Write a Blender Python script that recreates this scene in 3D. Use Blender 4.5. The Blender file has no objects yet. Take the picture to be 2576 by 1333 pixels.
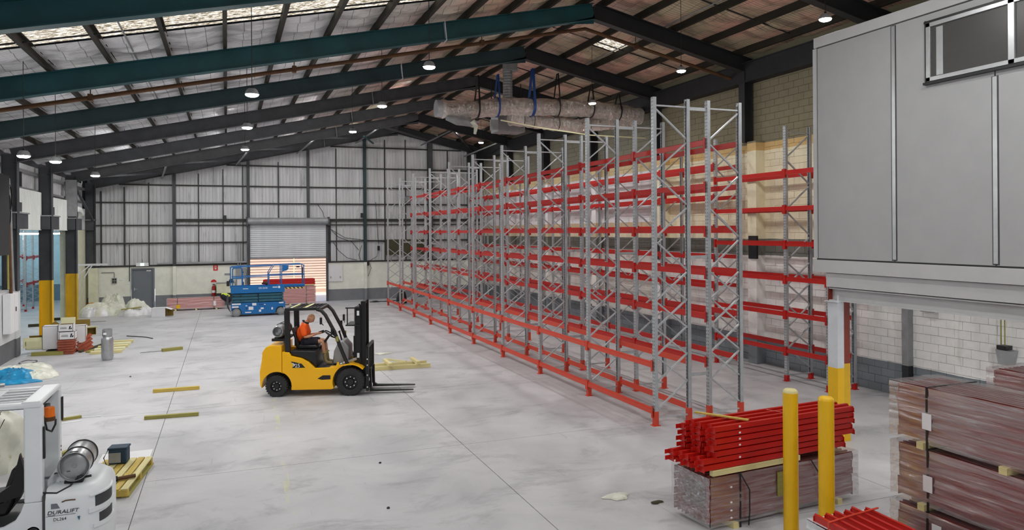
import bpy, bmesh, math, random
from mathutils import Vector, Matrix, Euler
from math import sin, cos, pi, radians, sqrt
random.seed(7)
S = bpy.context.scene
COL = S.collection

# ------------------------------------------------------------------ camera, world, sun, exposure
YAW, ROLL = 0.3724, -0.0067
F = Vector((sin(YAW), cos(YAW), 0)); R = Vector((cos(YAW), -sin(YAW), 0)); U = Vector((0, 0, 1))
R3 = R * cos(ROLL) + U * sin(ROLL); U3 = U * cos(ROLL) - R * sin(ROLL)
cam = bpy.data.cameras.new('camera')
cam.sensor_width = 36; cam.lens = 36 * 1835 / 2576; cam.shift_y = -85.8 / 2576
cam.clip_end = 200
camo = bpy.data.objects.new('camera', cam); COL.objects.link(camo)
camo.matrix_world = Matrix(((R3.x, U3.x, -F.x, 0), (R3.y, U3.y, -F.y, 0), (R3.z, U3.z, -F.z, 4.1), (0, 0, 0, 1)))
S.camera = camo

S.view_settings.view_transform = 'Standard'; S.view_settings.look = 'None'
S.view_settings.gamma = 1; S.view_settings.use_curve_mapping = False
S.view_settings.exposure = 0.0

W = bpy.data.worlds.new('sky'); S.world = W; W.use_nodes = True
nt = W.node_tree; nt.nodes.clear()
sk = nt.nodes.new('ShaderNodeTexSky'); sk.sky_type = 'NISHITA'; sk.sun_disc = False
sk.sun_elevation = radians(66); sk.sun_rotation = radians(190); sk.dust_density = 2.0
bg = nt.nodes.new('ShaderNodeBackground'); bg.inputs[1].default_value = 0.42
wo = nt.nodes.new('ShaderNodeOutputWorld')
nt.links.new(sk.outputs[0], bg.inputs[0]); nt.links.new(bg.outputs[0], wo.inputs[0])
sun = bpy.data.lights.new('sun', 'SUN'); sun.energy = 5.5; sun.angle = radians(1.0); sun.color = (1, .95, .88)
suno = bpy.data.objects.new('sun', sun); COL.objects.link(suno)
suno.rotation_euler = Euler((radians(22), 0, radians(-8)))
LAMP = 600.0          # radiance of the pendant lamps' lenses

# ------------------------------------------------------------------ materials
def lin(c):
    return tuple((v / 255 / 12.92 if v / 255 <= .04045 else ((v / 255 + .055) / 1.055) ** 2.4) for v in c)

class NT:
    def __init__(s, name):
        s.m = bpy.data.materials.new(name); s.m.use_nodes = True
        s.t = s.m.node_tree; s.t.nodes.clear()
        s.o = s.n('OutputMaterial'); s.b = s.n('BsdfPrincipled'); s.l(s.b, 0, s.o, 0)
    def n(s, k, **kw):
        x = s.t.nodes.new('ShaderNode' + k)
        for a, b in kw.items(): setattr(x, a, b)
        return x
    def l(s, a, i, b, j): s.t.links.new(a.outputs[i], b.inputs[j])
    def pos(s, kind='obj', scale=(1, 1, 1)):
        if kind == 'world': g = s.n('NewGeometry'); src = (g, 'Position')
        else: g = s.n('TexCoord'); src = (g, 'Object')
        m = s.n('Mapping'); m.inputs['Scale'].default_value = scale
        s.l(src[0], src[1], m, 0); return m
    def noise(s, src, scale, detail=4, rough=.55, dist=0):
        x = s.n('TexNoise'); x.inputs['Scale'].default_value = scale; x.inputs['Detail'].default_value = detail
        x.inputs['Roughness'].default_value = rough; x.inputs['Distortion'].default_value = dist
        s.l(src, 0, x, 'Vector'); return x
    def ramp(s, src, i, stops):
        r = s.n('ValToRGB'); e = r.color_ramp.elements
        while len(e) < len(stops): e.new(.5)
        for k, (p, c) in enumerate(stops):
            e[k].position = p; e[k].color = (*c, 1) if len(c) == 3 else c
        s.l(src, i, r, 0); return r
    def mix(s, fac, a, b, mode='MIX'):
        x = s.n('Mix', data_type='RGBA', blend_type=mode)
        for v, k in ((fac, 0), (a, 6), (b, 7)):
            if isinstance(v, (int, float)): x.inputs[k].default_value = v
            elif isinstance(v, tuple) and len(v) == 2: s.l(v[0], v[1], x, k)
            elif isinstance(v, tuple): x.inputs[k].default_value = (*v, 1)
        return (x, 2)
    def math(s, op, a, b=None, c=None):
        x = s.n('Math', operation=op)
        for k, v in enumerate((a, b, c)):
            if v is None: continue
            if isinstance(v, tuple): s.l(v[0], v[1], x, k)
            else: x.inputs[k].default_value = v
        return (x, 0)
    def bump(s, h, strength=.3, dist=.01):
        b = s.n('Bump'); b.inputs['Strength'].default_value = strength; b.inputs['Distance'].default_value = dist
        s.l(h[0], h[1], b, 'Height'); s.l(b, 0, s.b, 'Normal')
    def fin(s, col=None, rough=.5, metal=0, spec=None):
        if col is not None:
            if isinstance(col, tuple) and len(col) == 2: s.l(col[0], col[1], s.b, 'Base Color')
            else: s.b.inputs['Base Color'].default_value = (*col, 1)
        s.b.inputs['Roughness'].default_value = rough; s.b.inputs['Metallic'].default_value = metal
        if spec is not None: s.b.inputs['Specular IOR Level'].default_value = spec
        return s.m

def pm(name, c, rough=.5, metal=0, var=.12, sc=3., bump=0, dirt=None, kind='obj', stretch=(1, 1, 1), spec=None):
    t = NT(name); c = lin(c); p = t.pos(kind, stretch); n = t.noise(p, sc, 5, .6)
    lo = tuple(v * (1 - var) for v in c); hi = tuple(min(1, v * (1 + var)) for v in c)
    r = t.ramp(n, 0, [(.3, lo), (.7, hi)]); col = (r, 0)
    if dirt:
        n2 = t.noise(p, dirt[1], 6, .7); k = t.ramp(n2, 0, [(dirt[2], (0, 0, 0)), (dirt[2] + .08, (1, 1, 1))])
        col = t.mix((k, 0), col, lin(dirt[0]))
    if bump: t.bump((n, 0), bump, .01)
    return t.fin(col, rough, metal, spec)

M = {}
# painted concrete floor
def m_floor():
    t = NT('concrete_floor'); p = t.pos('world'); n1 = t.noise(p, .55, 7, .65, .6)
    ps = t.pos('world', (.7, 1.25, 1)); n2 = t.noise(ps, .9, 8, .72, .5); n3 = t.noise(p, 9, 6, .7)
    c = (t.ramp(n1, 0, [(.25, lin((166, 167, 170))), (.5, lin((188, 188, 191))), (.78, lin((204, 204, 206)))]), 0)
    k = t.ramp(n2, 0, [(.52, (0, 0, 0)), (.74, (.8, .8, .8))]); c = t.mix((k, 0), c, lin((132, 133, 137)))
    k3 = t.ramp(n3, 0, [(.62, (0, 0, 0)), (.85, (.35, .35, .35))]); c = t.mix((k3, 0), c, lin((150, 150, 152)))
    # tyre scuffs
    pw = t.pos('world', (1.2, .12, 1)); n4 = t.noise(pw, 2.0, 5, .6, 2.5)
    k4 = t.ramp(n4, 0, [(.66, (0, 0, 0)), (.72, (.28, .28, .28)), (.78, (0, 0, 0))]); c = t.mix((k4, 0), c, lin((110, 112, 116)))
    # worn pale-yellow line
    sx = t.n('SeparateXYZ'); t.l(p, 0, sx, 0)
    xx = t.math('ADD', (sx, 0), t.math('MULTIPLY', (sx, 1), -.028)); d = t.math('ABSOLUTE', t.math('SUBTRACT', xx, .53))
    on = t.math('LESS_THAN', d, .05); n5 = t.noise(t.pos('world', (2, .6, 1)), 1.7, 5, .7)
    br = t.ramp(n5, 0, [(.5, (0, 0, 0)), (.62, (.55, .55, .55))])
    lim = t.math('MULTIPLY', t.math('LESS_THAN', (sx, 1), 20.5), t.math('GREATER_THAN', (sx, 1), 8.5))
    c = t.mix(t.math('MULTIPLY', t.math('MULTIPLY', on, (br, 0)), lim), c, lin((205, 212, 150)))
    t.bump((n3, 0), .06, .005)
    rr = t.ramp(n1, 0, [(.3, (.42,) * 3), (.7, (.62,) * 3)]); t.l(rr, 0, t.b, 'Roughness')
    m = t.fin(c, .5); t.l(rr, 0, t.b, 'Roughness'); return m
M['floor'] = m_floor()
M['joint'] = pm('joint_filler', (96, 98, 100), .8)

def m_wall_zones(name, zones, jit=.0, kind='world'):
    # zones: list of (z_top, colour) for paint bands that run along the wall
    t = NT(name); g = t.pos('world'); sx = t.n('SeparateXYZ'); t.l(g, 0, sx, 0)
    n = t.noise(g, 2.2, 5, .65); n2 = t.noise(g, .6, 4)
    zz = t.math('ADD', (sx, 2), t.math('MULTIPLY', t.math('SUBTRACT', (n2, 0), .5), jit))
    col = lin(zones[0][1])
    for k in range(1, len(zones)):
        col = t.mix(t.math('GREATER_THAN', zz, zones[k - 1][0]), col, lin(zones[k][1]))
    r = t.ramp(n, 0, [(.25, (.86,) * 3), (.6, (1, 1, 1))])
    col = t.mix(1.0, col, (r, 0), 'MULTIPLY')
    t.bump((t.noise(g, 30, 3), 0), .15, .004)
    return t, g, sx, col
def m_right():
    CR = (250, 242, 210)
    t, g, sx, c1 = m_wall_zones('block_paint', [(.78, (126, 134, 140)), (3.3, (250, 250, 247)), (3.8, (128, 132, 124)), (6.5, CR),
                                               (6.74, (222, 190, 130)), (99, (136, 130, 106))], .10)
    c2 = lin((126, 134, 140))
    for z0, c in ((.78, (244, 243, 236)), (3.3, (128, 132, 124)), (3.8, CR), (4.15, (222, 200, 164)), (4.42, (244, 245, 248)), (6.42, (214, 196, 150)),
                  (6.74, (126, 124, 108))):
        c2 = t.mix(t.math('GREATER_THAN', (sx, 2), z0), c2, lin(c))
    col = t.mix(t.math('GREATER_THAN', (sx, 1), 23.6), c1, c2)
    # drips of runny paint / stains below the tan band
    n = t.noise(t.pos('world', (1, 3.0, .4)), 1.4, 5, .7); k = t.ramp(n, 0, [(.58, (0, 0, 0)), (.75, (.35, .35, .35))])
    col = t.mix((k, 0), col, lin((150, 146, 126)))
    return t.fin(col, .75)
M['right'] = m_right()
t, g, sx, c = m_wall_zones('back_block_paint', [(.68, (126, 129, 134)), (99, (236, 238, 226))], 0); M['back'] = t.fin(c, .7)
t, g, sx, c = m_wall_zones('left_block_paint', [(.62, (104, 106, 110)), (99, (214, 216, 218))], .02); M['left'] = t.fin(c, .7)
t, g, sx, c = m_wall_zones('blue_room_paint', [(1.0, (104, 130, 146)), (99, (186, 218, 228))], .0); M['blueroom'] = t.fin(c, .7)
M['mortar'] = pm('mortar', (150, 148, 138), .9)
M['clad'] = pm('corrugated_cladding', (200, 201, 203), .45, .0, .16, .8, kind='world', stretch=(3, 1, .3), dirt=((160, 162, 166), 1.1, .58))
M['slat'] = pm('roller_door_slats', (206, 210, 214), .35, .0, .06, 3)
M['cladwhite'] = pm('white_cladding', (228, 231, 228), .4, 0, .06, 1)
M['darksteel'] = pm('dark_grey_steel', (66, 68, 72), .6, .0, .25, 2.2)
M['teal'] = pm('teal_black_steel', (20, 74, 80), .55, .0, .3, 1.3, kind='world')
M['teal2'] = pm('dim_teal_steel', (36, 58, 62), .6, .0, .35, 1.0, kind='world')
M['black_steel'] = pm('black_steel', (34, 36, 39), .65, .0, .3, 2)
M['girt'] = pm('girt_steel', (52, 52, 50), .7, 0, .3, 3)
M['purlin'] = pm('dark_purlin', (34, 31, 20), .75, 0, .4, 1.5, kind='world')
M['rust'] = pm('rusty_pipe', (92, 62, 36), .7, .2, .35, 2, kind='world')
M['galv'] = pm('galvanised_steel', (184, 188, 191), .42, .3, .14, 6)
M['galvdull'] = pm('dull_galvanised', (150, 152, 154), .5, .3, .14, 4)
M['alu'] = pm('aluminium', (190, 193, 195), .32, .6, .08, 5)
M['yellow'] = pm('yellow_guard_paint', (234, 184, 8), .42, 0, .06, 2, dirt=((120, 100, 40), 14, .72))
M['ochre'] = pm('ochre_guard_paint', (212, 168, 14), .5, 0, .12, 3)
M['orange_p'] = pm('orange_paint', (226, 150, 40), .6)
M['whitep'] = pm('white_steel_paint', (208, 212, 218), .5, 0, .07, 3, dirt=((90, 90, 92), 16, .76))
M['oxide'] = pm('red_oxide_paint', (128, 44, 28), .6, 0, .15, 3)
M['office'] = pm('office_grey_panel', (170, 171, 172), .6, 0, .035, 2.5, bump=.05)
M['office2'] = pm('office_fascia_paint', (190, 191, 192), .6, 0, .05, 2, dirt=((90, 90, 88), 5, .74))
M['seam'] = pm('dark_seam', (70, 70, 72), .7)
M['black'] = pm('black_plastic', (26, 26, 28), .42, 0, .2, 5)
M['rubber'] = pm('tyre_rubber', (42, 43, 44), .8, 0, .2, 8, bump=.1)
M['greytyre'] = pm('grey_nonmarking_tyre', (128, 132, 134), .75, 0, .1, 6)
M['tyellow'] = pm('truck_yellow_paint', (255, 190, 6), .28, 0, .03, 1.5)
M['mastblack'] = pm('mast_black_paint', (30, 31, 34), .38, .2, .2, 3)
M['silver'] = pm('tank_silver', (178, 180, 182), .3, .75, .12, 4)
M['white_truck'] = pm('white_truck_paint', (228, 233, 236), .35, 0, .04, 2.2, dirt=((60, 50, 48), 3.2, .77))
M['blue'] = pm('lift_blue_paint', (0, 104, 172), .38, 0, .07, 2)
M['bluedk'] = pm('lift_scissor_blue', (38, 96, 116), .5, 0, .15, 5)
M['decal'] = pm('white_decal', (232, 234, 236), .5, 0, .03)
M['timber'] = pm('pale_timber', (216, 205, 148), .65, 0, .12, 3, stretch=(.6, 8, 8))
M['timber2'] = pm('yellow_timber', (196, 170, 78), .65, 0, .16, 3, stretch=(.6, 8, 8))
M['timber3'] = pm('olive_timber', (152, 146, 76), .7, 0, .16, 3, stretch=(.6, 8, 8))
M['darktimber'] = pm('dark_timber', (70, 68, 48), .8)
M['carton'] = pm('white_carton', (226, 226, 228), .75, 0, .03)
M['cartonin'] = pm('brown_carton_board', (136, 112, 46), .85, 0, .1)
M['cartoncream'] = pm('cream_carton_flap', (224, 222, 180), .8, 0, .05)
M['redpack'] = pm('red_bracket_paint', (164, 84, 60), .5, 0, .2, 6)
M['plastic'] = pm('white_sheet_plastic', (212, 214, 200), .35, 0, .12, 3, bump=.3, dirt=((176, 178, 140), 2.5, .6))
M['bluesheet'] = pm('blue_sheet_plastic', (20, 140, 190), .35, 0, .25, 4, bump=.3)
M['skin'] = pm('skin', (206, 150, 118), .55, 0, .06, 6)
M['hivis'] = pm('orange_shirt_cloth', (255, 96, 14), .8, 0, .05, 8, bump=.1)
M['navy'] = pm('dark_navy_cloth', (30, 30, 42), .85, 0, .15, 8)
M['boot'] = pm('tan_boot', (150, 134, 96), .8, 0, .1, 8)
M['grey_door'] = pm('grey_door_paint', (112, 118, 126), .5, 0, .04)
M['redsign'] = pm('red_sign', (206, 40, 34), .5)
M['redext'] = pm('red_extinguisher', (170, 36, 34), .35)
M['cream'] = pm('cream_paint', (222, 222, 196), .6)
M['peach'] = pm('peach_wall', (236, 208, 188), .8, 0, .05, 3, kind='world')
M['ext_ground'] = pm('pale_concrete_outside', (215, 212, 205), .8)
M['orange_lens'] = pm('orange_beacon_lens', (250, 120, 10), .2)
M['navybag'] = pm('navy_cooler_bag', (24, 52, 74), .6)
M['hiviss'] = pm('hi_vis_yellow', (216, 232, 90), .7)
M['strapblue'] = pm('blue_strap', (20, 66, 130), .6)
M['grille'] = pm('dark_grille', (60, 62, 64), .6)
M['glassy'] = None
def m_red(name, c, rough=.36):
    t = NT(name); p = t.pos('obj'); n = t.noise(p, 3, 4)
    r = t.ramp(n, 0, [(.3, tuple(v * .9 for v in lin(c))), (.7, lin(c))]); return t.fin((r, 0), rough)
M['red'] = m_red('rack_red_paint', (192, 25, 16)); M['redA'] = m_red('rack_red_orange_paint', (212, 68, 44), .45)
M['wrapred'] = m_red('dusty_red_paint', (124, 38, 34), .5)
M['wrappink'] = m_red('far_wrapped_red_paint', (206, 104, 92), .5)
def m_post():
    t = NT('perforated_galvanised'); p = t.pos('obj'); sx = t.n('SeparateXYZ'); t.l(p, 0, sx, 0)
    n = t.noise(p, 7, 4); c = (t.ramp(n, 0, [(.3, lin((168, 172, 176))), (.7, lin((186, 190, 193)))]), 0)
    zz = t.math('ABSOLUTE', t.math('SUBTRACT', t.math('FRACT', t.math('MULTIPLY', (sx, 2), 1 / .075)), .5))
    yy = t.math('ABSOLUTE', t.math('SUBTRACT', t.math('ABSOLUTE', (sx, 1)), .026))
    k = t.math('MULTIPLY', t.math('LESS_THAN', zz, .17), t.math('LESS_THAN', yy, .008))
    c = t.mix(k, c, lin((40, 42, 44))); return t.fin(c, .42, .35)
M['post'] = m_post()
def m_foil():
    t = NT('foil_insulation'); p = t.pos('obj'); sx = t.n('SeparateXYZ'); t.l(p, 0, sx, 0)
    nd = t.noise(p, 1.6, 3); g = t.pos('world'); sw = t.n('SeparateXYZ'); t.l(g, 0, sw, 0)
    # salmon and tan tint towards the right, painted in for warm reflected light
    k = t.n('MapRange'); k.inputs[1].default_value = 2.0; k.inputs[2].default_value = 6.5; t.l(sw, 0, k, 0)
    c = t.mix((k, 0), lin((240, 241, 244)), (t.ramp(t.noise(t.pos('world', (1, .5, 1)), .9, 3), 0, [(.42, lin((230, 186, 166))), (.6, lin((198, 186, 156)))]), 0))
    yw = t.math('ADD', (sx, 1), t.math('MULTIPLY', (nd, 0), .07)); xw = t.math('ADD', (sx, 0), t.math('MULTIPLY', (nd, 0), .03))
    a = t.math('LESS_THAN', t.math('FRACT', t.math('MULTIPLY', yw, 1 / .115)), .15)
    b = t.math('LESS_THAN', t.math('FRACT', t.math('MULTIPLY', xw, 1 / .40)), .04)
    w = t.math('MAXIMUM', a, b); c = t.mix(t.math('MULTIPLY', w, .7), c, lin((52, 50, 46)))
    n2 = t.noise(t.pos('world', (.7, 1.8, 1)), 1.3, 5, .6); r = t.ramp(n2, 0, [(.38, (.55,) * 3), (.52, (1, 1, 1))])  # darker bands painted in for the shading of the sagging foil
    c = t.mix(1.0, c, (r, 0), 'MULTIPLY')
    t.bump((t.noise(t.pos('obj', (6, 1, 1)), 2, 5), 0), .5, .03)
    return t.fin(c, .45, .0)
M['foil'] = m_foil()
def m_skylight():
    t = NT('translucent_skylight'); p = t.pos('world', (.7, 1.8, 1)); n = t.noise(p, 11, 5, .8, .6)
    k = t.ramp(n, 0, [(.40, (.03, .025, .01)), (.49, (.17, .14, .09)), (.60, (.62, .56, .46))])
    tr = t.n('BsdfTranslucent'); t.l(k, 0, tr, 0)
    tp = t.n('BsdfTransparent'); mx = t.n('MixShader'); r = t.ramp(n, 0, [(.60, (0, 0, 0)), (.68, (.4, .4, .4))])
    t.l(r, 0, mx, 0); t.l(tr, 0, mx, 1); t.l(tp, 0, mx, 2); t.l(mx, 0, t.o, 0); return t.m
M['skylight'] = m_skylight()
def m_film(name, fac, tint=(235, 225, 225), haze=.05, scale=(.9, 7, 16)):
    t = NT(name); p = t.pos('obj', scale); n = t.noise(p, 1.6, 6, .65, .8)
    bp_ = t.n('Bump'); bp_.inputs['Strength'].default_value = .7; bp_.inputs['Distance'].default_value = .012; t.l(n, 0, bp_, 'Height')
    g = t.n('BsdfGlossy'); g.inputs['Roughness'].default_value = .2; g.inputs['Color'].default_value = (1, 1, 1, 1); t.l(bp_, 0, g, 'Normal')
    d = t.n('BsdfDiffuse'); d.inputs['Color'].default_value = (*lin(tint), 1); tp = t.n('BsdfTransparent')
    m1 = t.n('MixShader'); m1.inputs[0].default_value = haze; t.l(tp, 0, m1, 1); t.l(d, 0, m1, 2)
    r = t.ramp(n, 0, [(.35, (fac * .35,) * 3), (.60, (fac,) * 3), (.7, (min(1, fac * 1.9),) * 3)])
    m2 = t.n('MixShader'); t.l(r, 0, m2, 0); t.l(m1, 0, m2, 1); t.l(g, 0, m2, 2); t.l(m2, 0, t.o, 0); return t.m
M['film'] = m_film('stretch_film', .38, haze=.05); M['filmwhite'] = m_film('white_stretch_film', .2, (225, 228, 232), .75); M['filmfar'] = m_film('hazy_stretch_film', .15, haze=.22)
def m_duct():
    t = NT('duct_foil'); p = t.pos('obj', (1, 1, .5)); n = t.noise(p, 6, 6, .7, 1.6); g = t.pos('world'); sw = t.n('SeparateXYZ'); t.l(g, 0, sw, 0)
    t.bump((n, 0), 1.0, .12); return t.fin(lin((240, 234, 228)), .22, 1.0)
M['duct'] = m_duct()
def m_glass():
    t = NT('window_glass'); t.b.inputs['Alpha'].default_value = .7
    return t.fin(lin((88, 88, 86)), .32, 0, .3)
M['glass'] = m_glass()
def m_emit(name, c, st):
    t = NT(name); e = t.n('Emission'); e.inputs[0].default_value = (*c, 1); e.inputs[1].default_value = st; t.l(e, 0, t.o, 0); return t.m
M['lens'] = m_emit('lamp_lens_light', (1, .99, .97), LAMP)
M['tube'] = m_emit('fluorescent_light', (.88, .96, 1), 80)
M['exit'] = m_emit('exit_sign_light', (.85, .95, .9), 1.1)
M['hazard'] = None
def m_hazard():
    t = NT('hazard_stripes'); p = t.pos('obj'); sx = t.n('SeparateXYZ'); t.l(p, 0, sx, 0)
    v = t.math('LESS_THAN', t.math('FRACT', t.math('MULTIPLY', t.math('ADD', (sx, 0), (sx, 2)), 1 / .19)), .5)
    return t.fin(t.mix(v, lin((240, 205, 90)), lin((25, 25, 25))), .5)
M['hazard'] = m_hazard()

# ------------------------------------------------------------------ mesh builder
class MB:
    def __init__(s): s.v = []; s.f = []
    def add(s, vs, fs):
        o = len(s.v); s.v += [tuple(v) for v in vs]; s.f += [tuple(i + o for i in f) for f in fs]; return s
    def box(s, x0, x1, y0, y1, z0, z1):
        return s.add([(x0, y0, z0), (x1, y0, z0), (x1, y1, z0), (x0, y1, z0), (x0, y0, z1), (x1, y0, z1), (x1, y1, z1), (x0, y1, z1)],
                     [(0, 3, 2, 1), (4, 5, 6, 7), (0, 1, 5, 4), (1, 2, 6, 5), (2, 3, 7, 6), (3, 0, 4, 7)])
    def cb(s, c, d):
        return s.box(c[0] - d[0] / 2, c[0] + d[0] / 2, c[1] - d[1] / 2, c[1] + d[1] / 2, c[2] - d[2] / 2, c[2] + d[2] / 2)
    def frame(s, p, q, up=(0, 0, 1)):
        p = Vector(p); q = Vector(q); d = (q - p); L = d.length; d.normalize(); up = Vector(up)
        if abs(d.dot(up)) > .98: up = Vector((0, 1, 0)) if abs(d.y) < .9 else Vector((1, 0, 0))
        a = d.cross(up).normalized(); b = a.cross(d).normalized(); return p, q, a, b
    def sweep(s, prof, p, q, up=(0, 0, 1), cap=True):
        # prof: list of (side, up) points
        p, q, a, b = s.frame(p, q, up); n = len(prof)
        vs = [p + a * x + b * y for x, y in prof] + [q + a * x + b * y for x, y in prof]
        fs = [(i, (i + 1) % n, n + (i + 1) % n, n + i) for i in range(n)]
        if cap: fs += [tuple(range(n - 1, -1, -1)), tuple(range(n, 2 * n))]
        return s.add(vs, fs)
    def bar(s, p, q, w, h, up=(0, 0, 1)):
        return s.sweep([(-w / 2, -h / 2), (w / 2, -h / 2), (w / 2, h / 2), (-w / 2, h / 2)], p, q, up)
    def ibeam(s, p, q, dep, wid, tf=.018, tw=.012, up=(0, 0, 1)):
        for z in (dep / 2 - tf / 2, -dep / 2 + tf / 2):
            s.sweep([(-wid / 2, z - tf / 2), (wid / 2, z - tf / 2), (wid / 2, z + tf / 2), (-wid / 2, z + tf / 2)], p, q, up)
        h = dep / 2 - tf; return s.sweep([(-tw / 2, -h), (tw / 2, -h), (tw / 2, h), (-tw / 2, h)], p, q, up)
    def cyl(s, p, q, r, n=12, r2=None, cap=True):
        r2 = r if r2 is None else r2; p, q, a, b = s.frame(p, q)
        cs = [(cos(2 * pi * i / n), sin(2 * pi * i / n)) for i in range(n)]
        vs = [p + (a * x + b * y) * r for x, y in cs] + [q + (a * x + b * y) * r2 for x, y in cs]
        fs = [(i, (i + 1) % n, n + (i + 1) % n, n + i) for i in range(n)]
        if cap: fs += [tuple(range(n - 1, -1, -1)), tuple(range(n, 2 * n))]
        return s.add(vs, fs)
    def tube(s, pts, r, n=8, closed=False):
        pts = [Vector(p) for p in pts]; m = len(pts); rings = []
        ref = Vector((0, 0, 1))
        for i, p in enumerate(pts):
            d = (pts[(i + 1) % m] - pts[i - 1]) if closed else (pts[min(i + 1, m - 1)] - pts[max(i - 1, 0)])
            d.normalize(); u = ref if abs(d.dot(ref)) < .95 else Vector((0, 1, 0))
            a = d.cross(u).normalized(); b = a.cross(d).normalized(); rr = r[i] if isinstance(r, (list, tuple)) else r
            rings.append([p + (a * cos(2 * pi * k / n) + b * sin(2 * pi * k / n)) * rr for k in range(n)])
        vs = [v for g in rings for v in g]; fs = []
        for i in range(m if closed else m - 1):
            j = (i + 1) % m
            fs += [(i * n + k, i * n + (k + 1) % n, j * n + (k + 1) % n, j * n + k) for k in range(n)]
        if not closed: fs += [tuple(range(n - 1, -1, -1)), tuple(range((m - 1) * n, m * n))]
        return s.add(vs, fs)
    def prism(s, poly, y0, y1, plane='xz'):
        n = len(poly)
        def P(a, b, t): return (a, t, b) if plane == 'xz' else ((t, a, b) if plane == 'yz' else (a, b, t))
        vs = [P(a, b, y0) for a, b in poly] + [P(a, b, y1) for a, b in poly]
        fs = [(i, (i + 1) % n, n + (i + 1) % n, n + i) for i in range(n)] + [tuple(range(n - 1, -1, -1)), tuple(range(n, 2 * n))]
        return s.add(vs, fs)
    def lathe(s, prof, c=(0, 0, 0), axis='z', n=20):
        vs = []; m = len(prof)
        for k in range(n):
            a = 2 * pi * k / n
            for r, h in prof:
                x, y, z = r * cos(a), r * sin(a), h
                if axis == 'y': x, y, z = x, h, y
                if axis == 'x': x, y, z = h, x, y
                vs.append((c[0] + x, c[1] + y, c[2] + z))
        fs = [(k * m + i, ((k + 1) % n) * m + i, ((k + 1) % n) * m + i + 1, k * m + i + 1) for k in range(n) for i in range(m - 1)]
        return s.add(vs, fs)
    def grid(s, nx, ny, fn):
        vs = [fn(i / nx, j / ny) for j in range(ny + 1) for i in range(nx + 1)]
        fs = [(j * (nx + 1) + i, j * (nx + 1) + i + 1, (j + 1) * (nx + 1) + i + 1, (j + 1) * (nx + 1) + i) for j in range(ny) for i in range(nx)]
        return s.add(vs, fs)
    def build(s, name, mat, parent=None, bevel=0, smooth=False, loc=None, rot=None, kind=None, label=None, seg=2):
        me = bpy.data.meshes.new(name); me.from_pydata(s.v, [], s.f); me.validate()
        bm = bmesh.new(); bm.from_mesh(me); bmesh.ops.recalc_face_normals(bm, faces=bm.faces); bm.to_mesh(me); bm.free()
        if smooth:
            for p in me.polygons: p.use_smooth = True
            me.set_sharp_from_angle(angle=radians(42))
        o = bpy.data.objects.new(name, me); COL.objects.link(o)
        me.materials.append(M[mat] if isinstance(mat, str) else mat)
        if parent: o.parent = parent
        if loc: o.location = loc
        if rot: o.rotation_euler = rot
        if bevel:
            b = o.modifiers.new('bevel', 'BEVEL'); b.width = bevel; b.segments = seg; b.limit_method = 'ANGLE'; b.angle_limit = radians(40)
        if kind: o['kind'] = kind
        if label: o['label'] = label
        return o

def tag(o, label=None, cat=None, group=None, kind=None):
    if label: o['label'] = label
    if cat: o['category'] = cat
    if group: o['group'] = group
    if kind: o['kind'] = kind
    return o
def thing(name, label, cat, loc=(0, 0, 0), rz=0, group=None, kind=None):
    o = bpy.data.objects.new(name, None); COL.objects.link(o); o.empty_display_size = .2
    o.location = loc; o.rotation_euler = (0, 0, rz); return tag(o, label, cat, group, kind)
def struct(name, label=None): return thing(name, label, None, kind='structure')
def inst(o, parent=None, loc=None, rot=None, scale=None, name=None):
    c = o.copy(); COL.objects.link(c)
    if name: c.name = name
    if parent is not None: c.parent = parent
    if loc is not None: c.location = loc
    if rot is not None: c.rotation_euler = rot
    if scale is not None: c.scale = scale
    return c
def dup(root, loc=None, rz=None, label=None, group=None):
    def rec(o, par):
        c = o.copy(); COL.objects.link(c)
        if par: c.parent = par
        for ch in list(kids.get(o, [])): rec(ch, c)
        return c
    kids = {}
    for x in COL.objects:
        if x.parent: kids.setdefault(x.parent, []).append(x)
    c = rec(root, None)
    if loc is not None: c.location = loc
    if rz is not None: c.rotation_euler[2] = rz
    if label: c['label'] = label
    if group: c['group'] = group
    return c
def text(s, size, loc, mat, parent=None, rz=0, align='CENTER', name='lettering', ext=.002, shear=0, tilt=pi / 2, sx=1):
    cu = bpy.data.curves.new(name, 'FONT'); cu.body = s; cu.size = size; cu.extrude = ext; cu.align_x = align; cu.align_y = 'CENTER'; cu.shear = shear
    cu.resolution_u = 3
    o = bpy.data.objects.new(name, cu); COL.objects.link(o); cu.materials.append(M[mat]); o.location = loc; o.rotation_euler = (tilt, 0, rz)
    o.scale = (sx, 1, 1)
    me = bpy.data.meshes.new_from_object(o); c = bpy.data.objects.new(name, me); COL.objects.link(c)
    c.location = o.location; c.rotation_euler = o.rotation_euler; c.scale = o.scale
    bpy.data.objects.remove(o)
    if parent: c.parent = parent
    return c

# ------------------------------------------------------------------ building numbers
PORT = [44.2 - 5.13 * k for k in range(10)]            # portal frame positions along Y
RX = 9.8                                                # ridge
def zb(x): return 10.1 - (.2191 * (RX - x) if x < RX else .213 * (x - RX))   # underside of rafter
XL, XR, YB = -6.95, 15.3, 44.6
YN = -6.0                                               # near end wall behind the camera
RD = .47
def zr(x): return zb(x) + RD * 1.02 + .2                # roof skin

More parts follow.
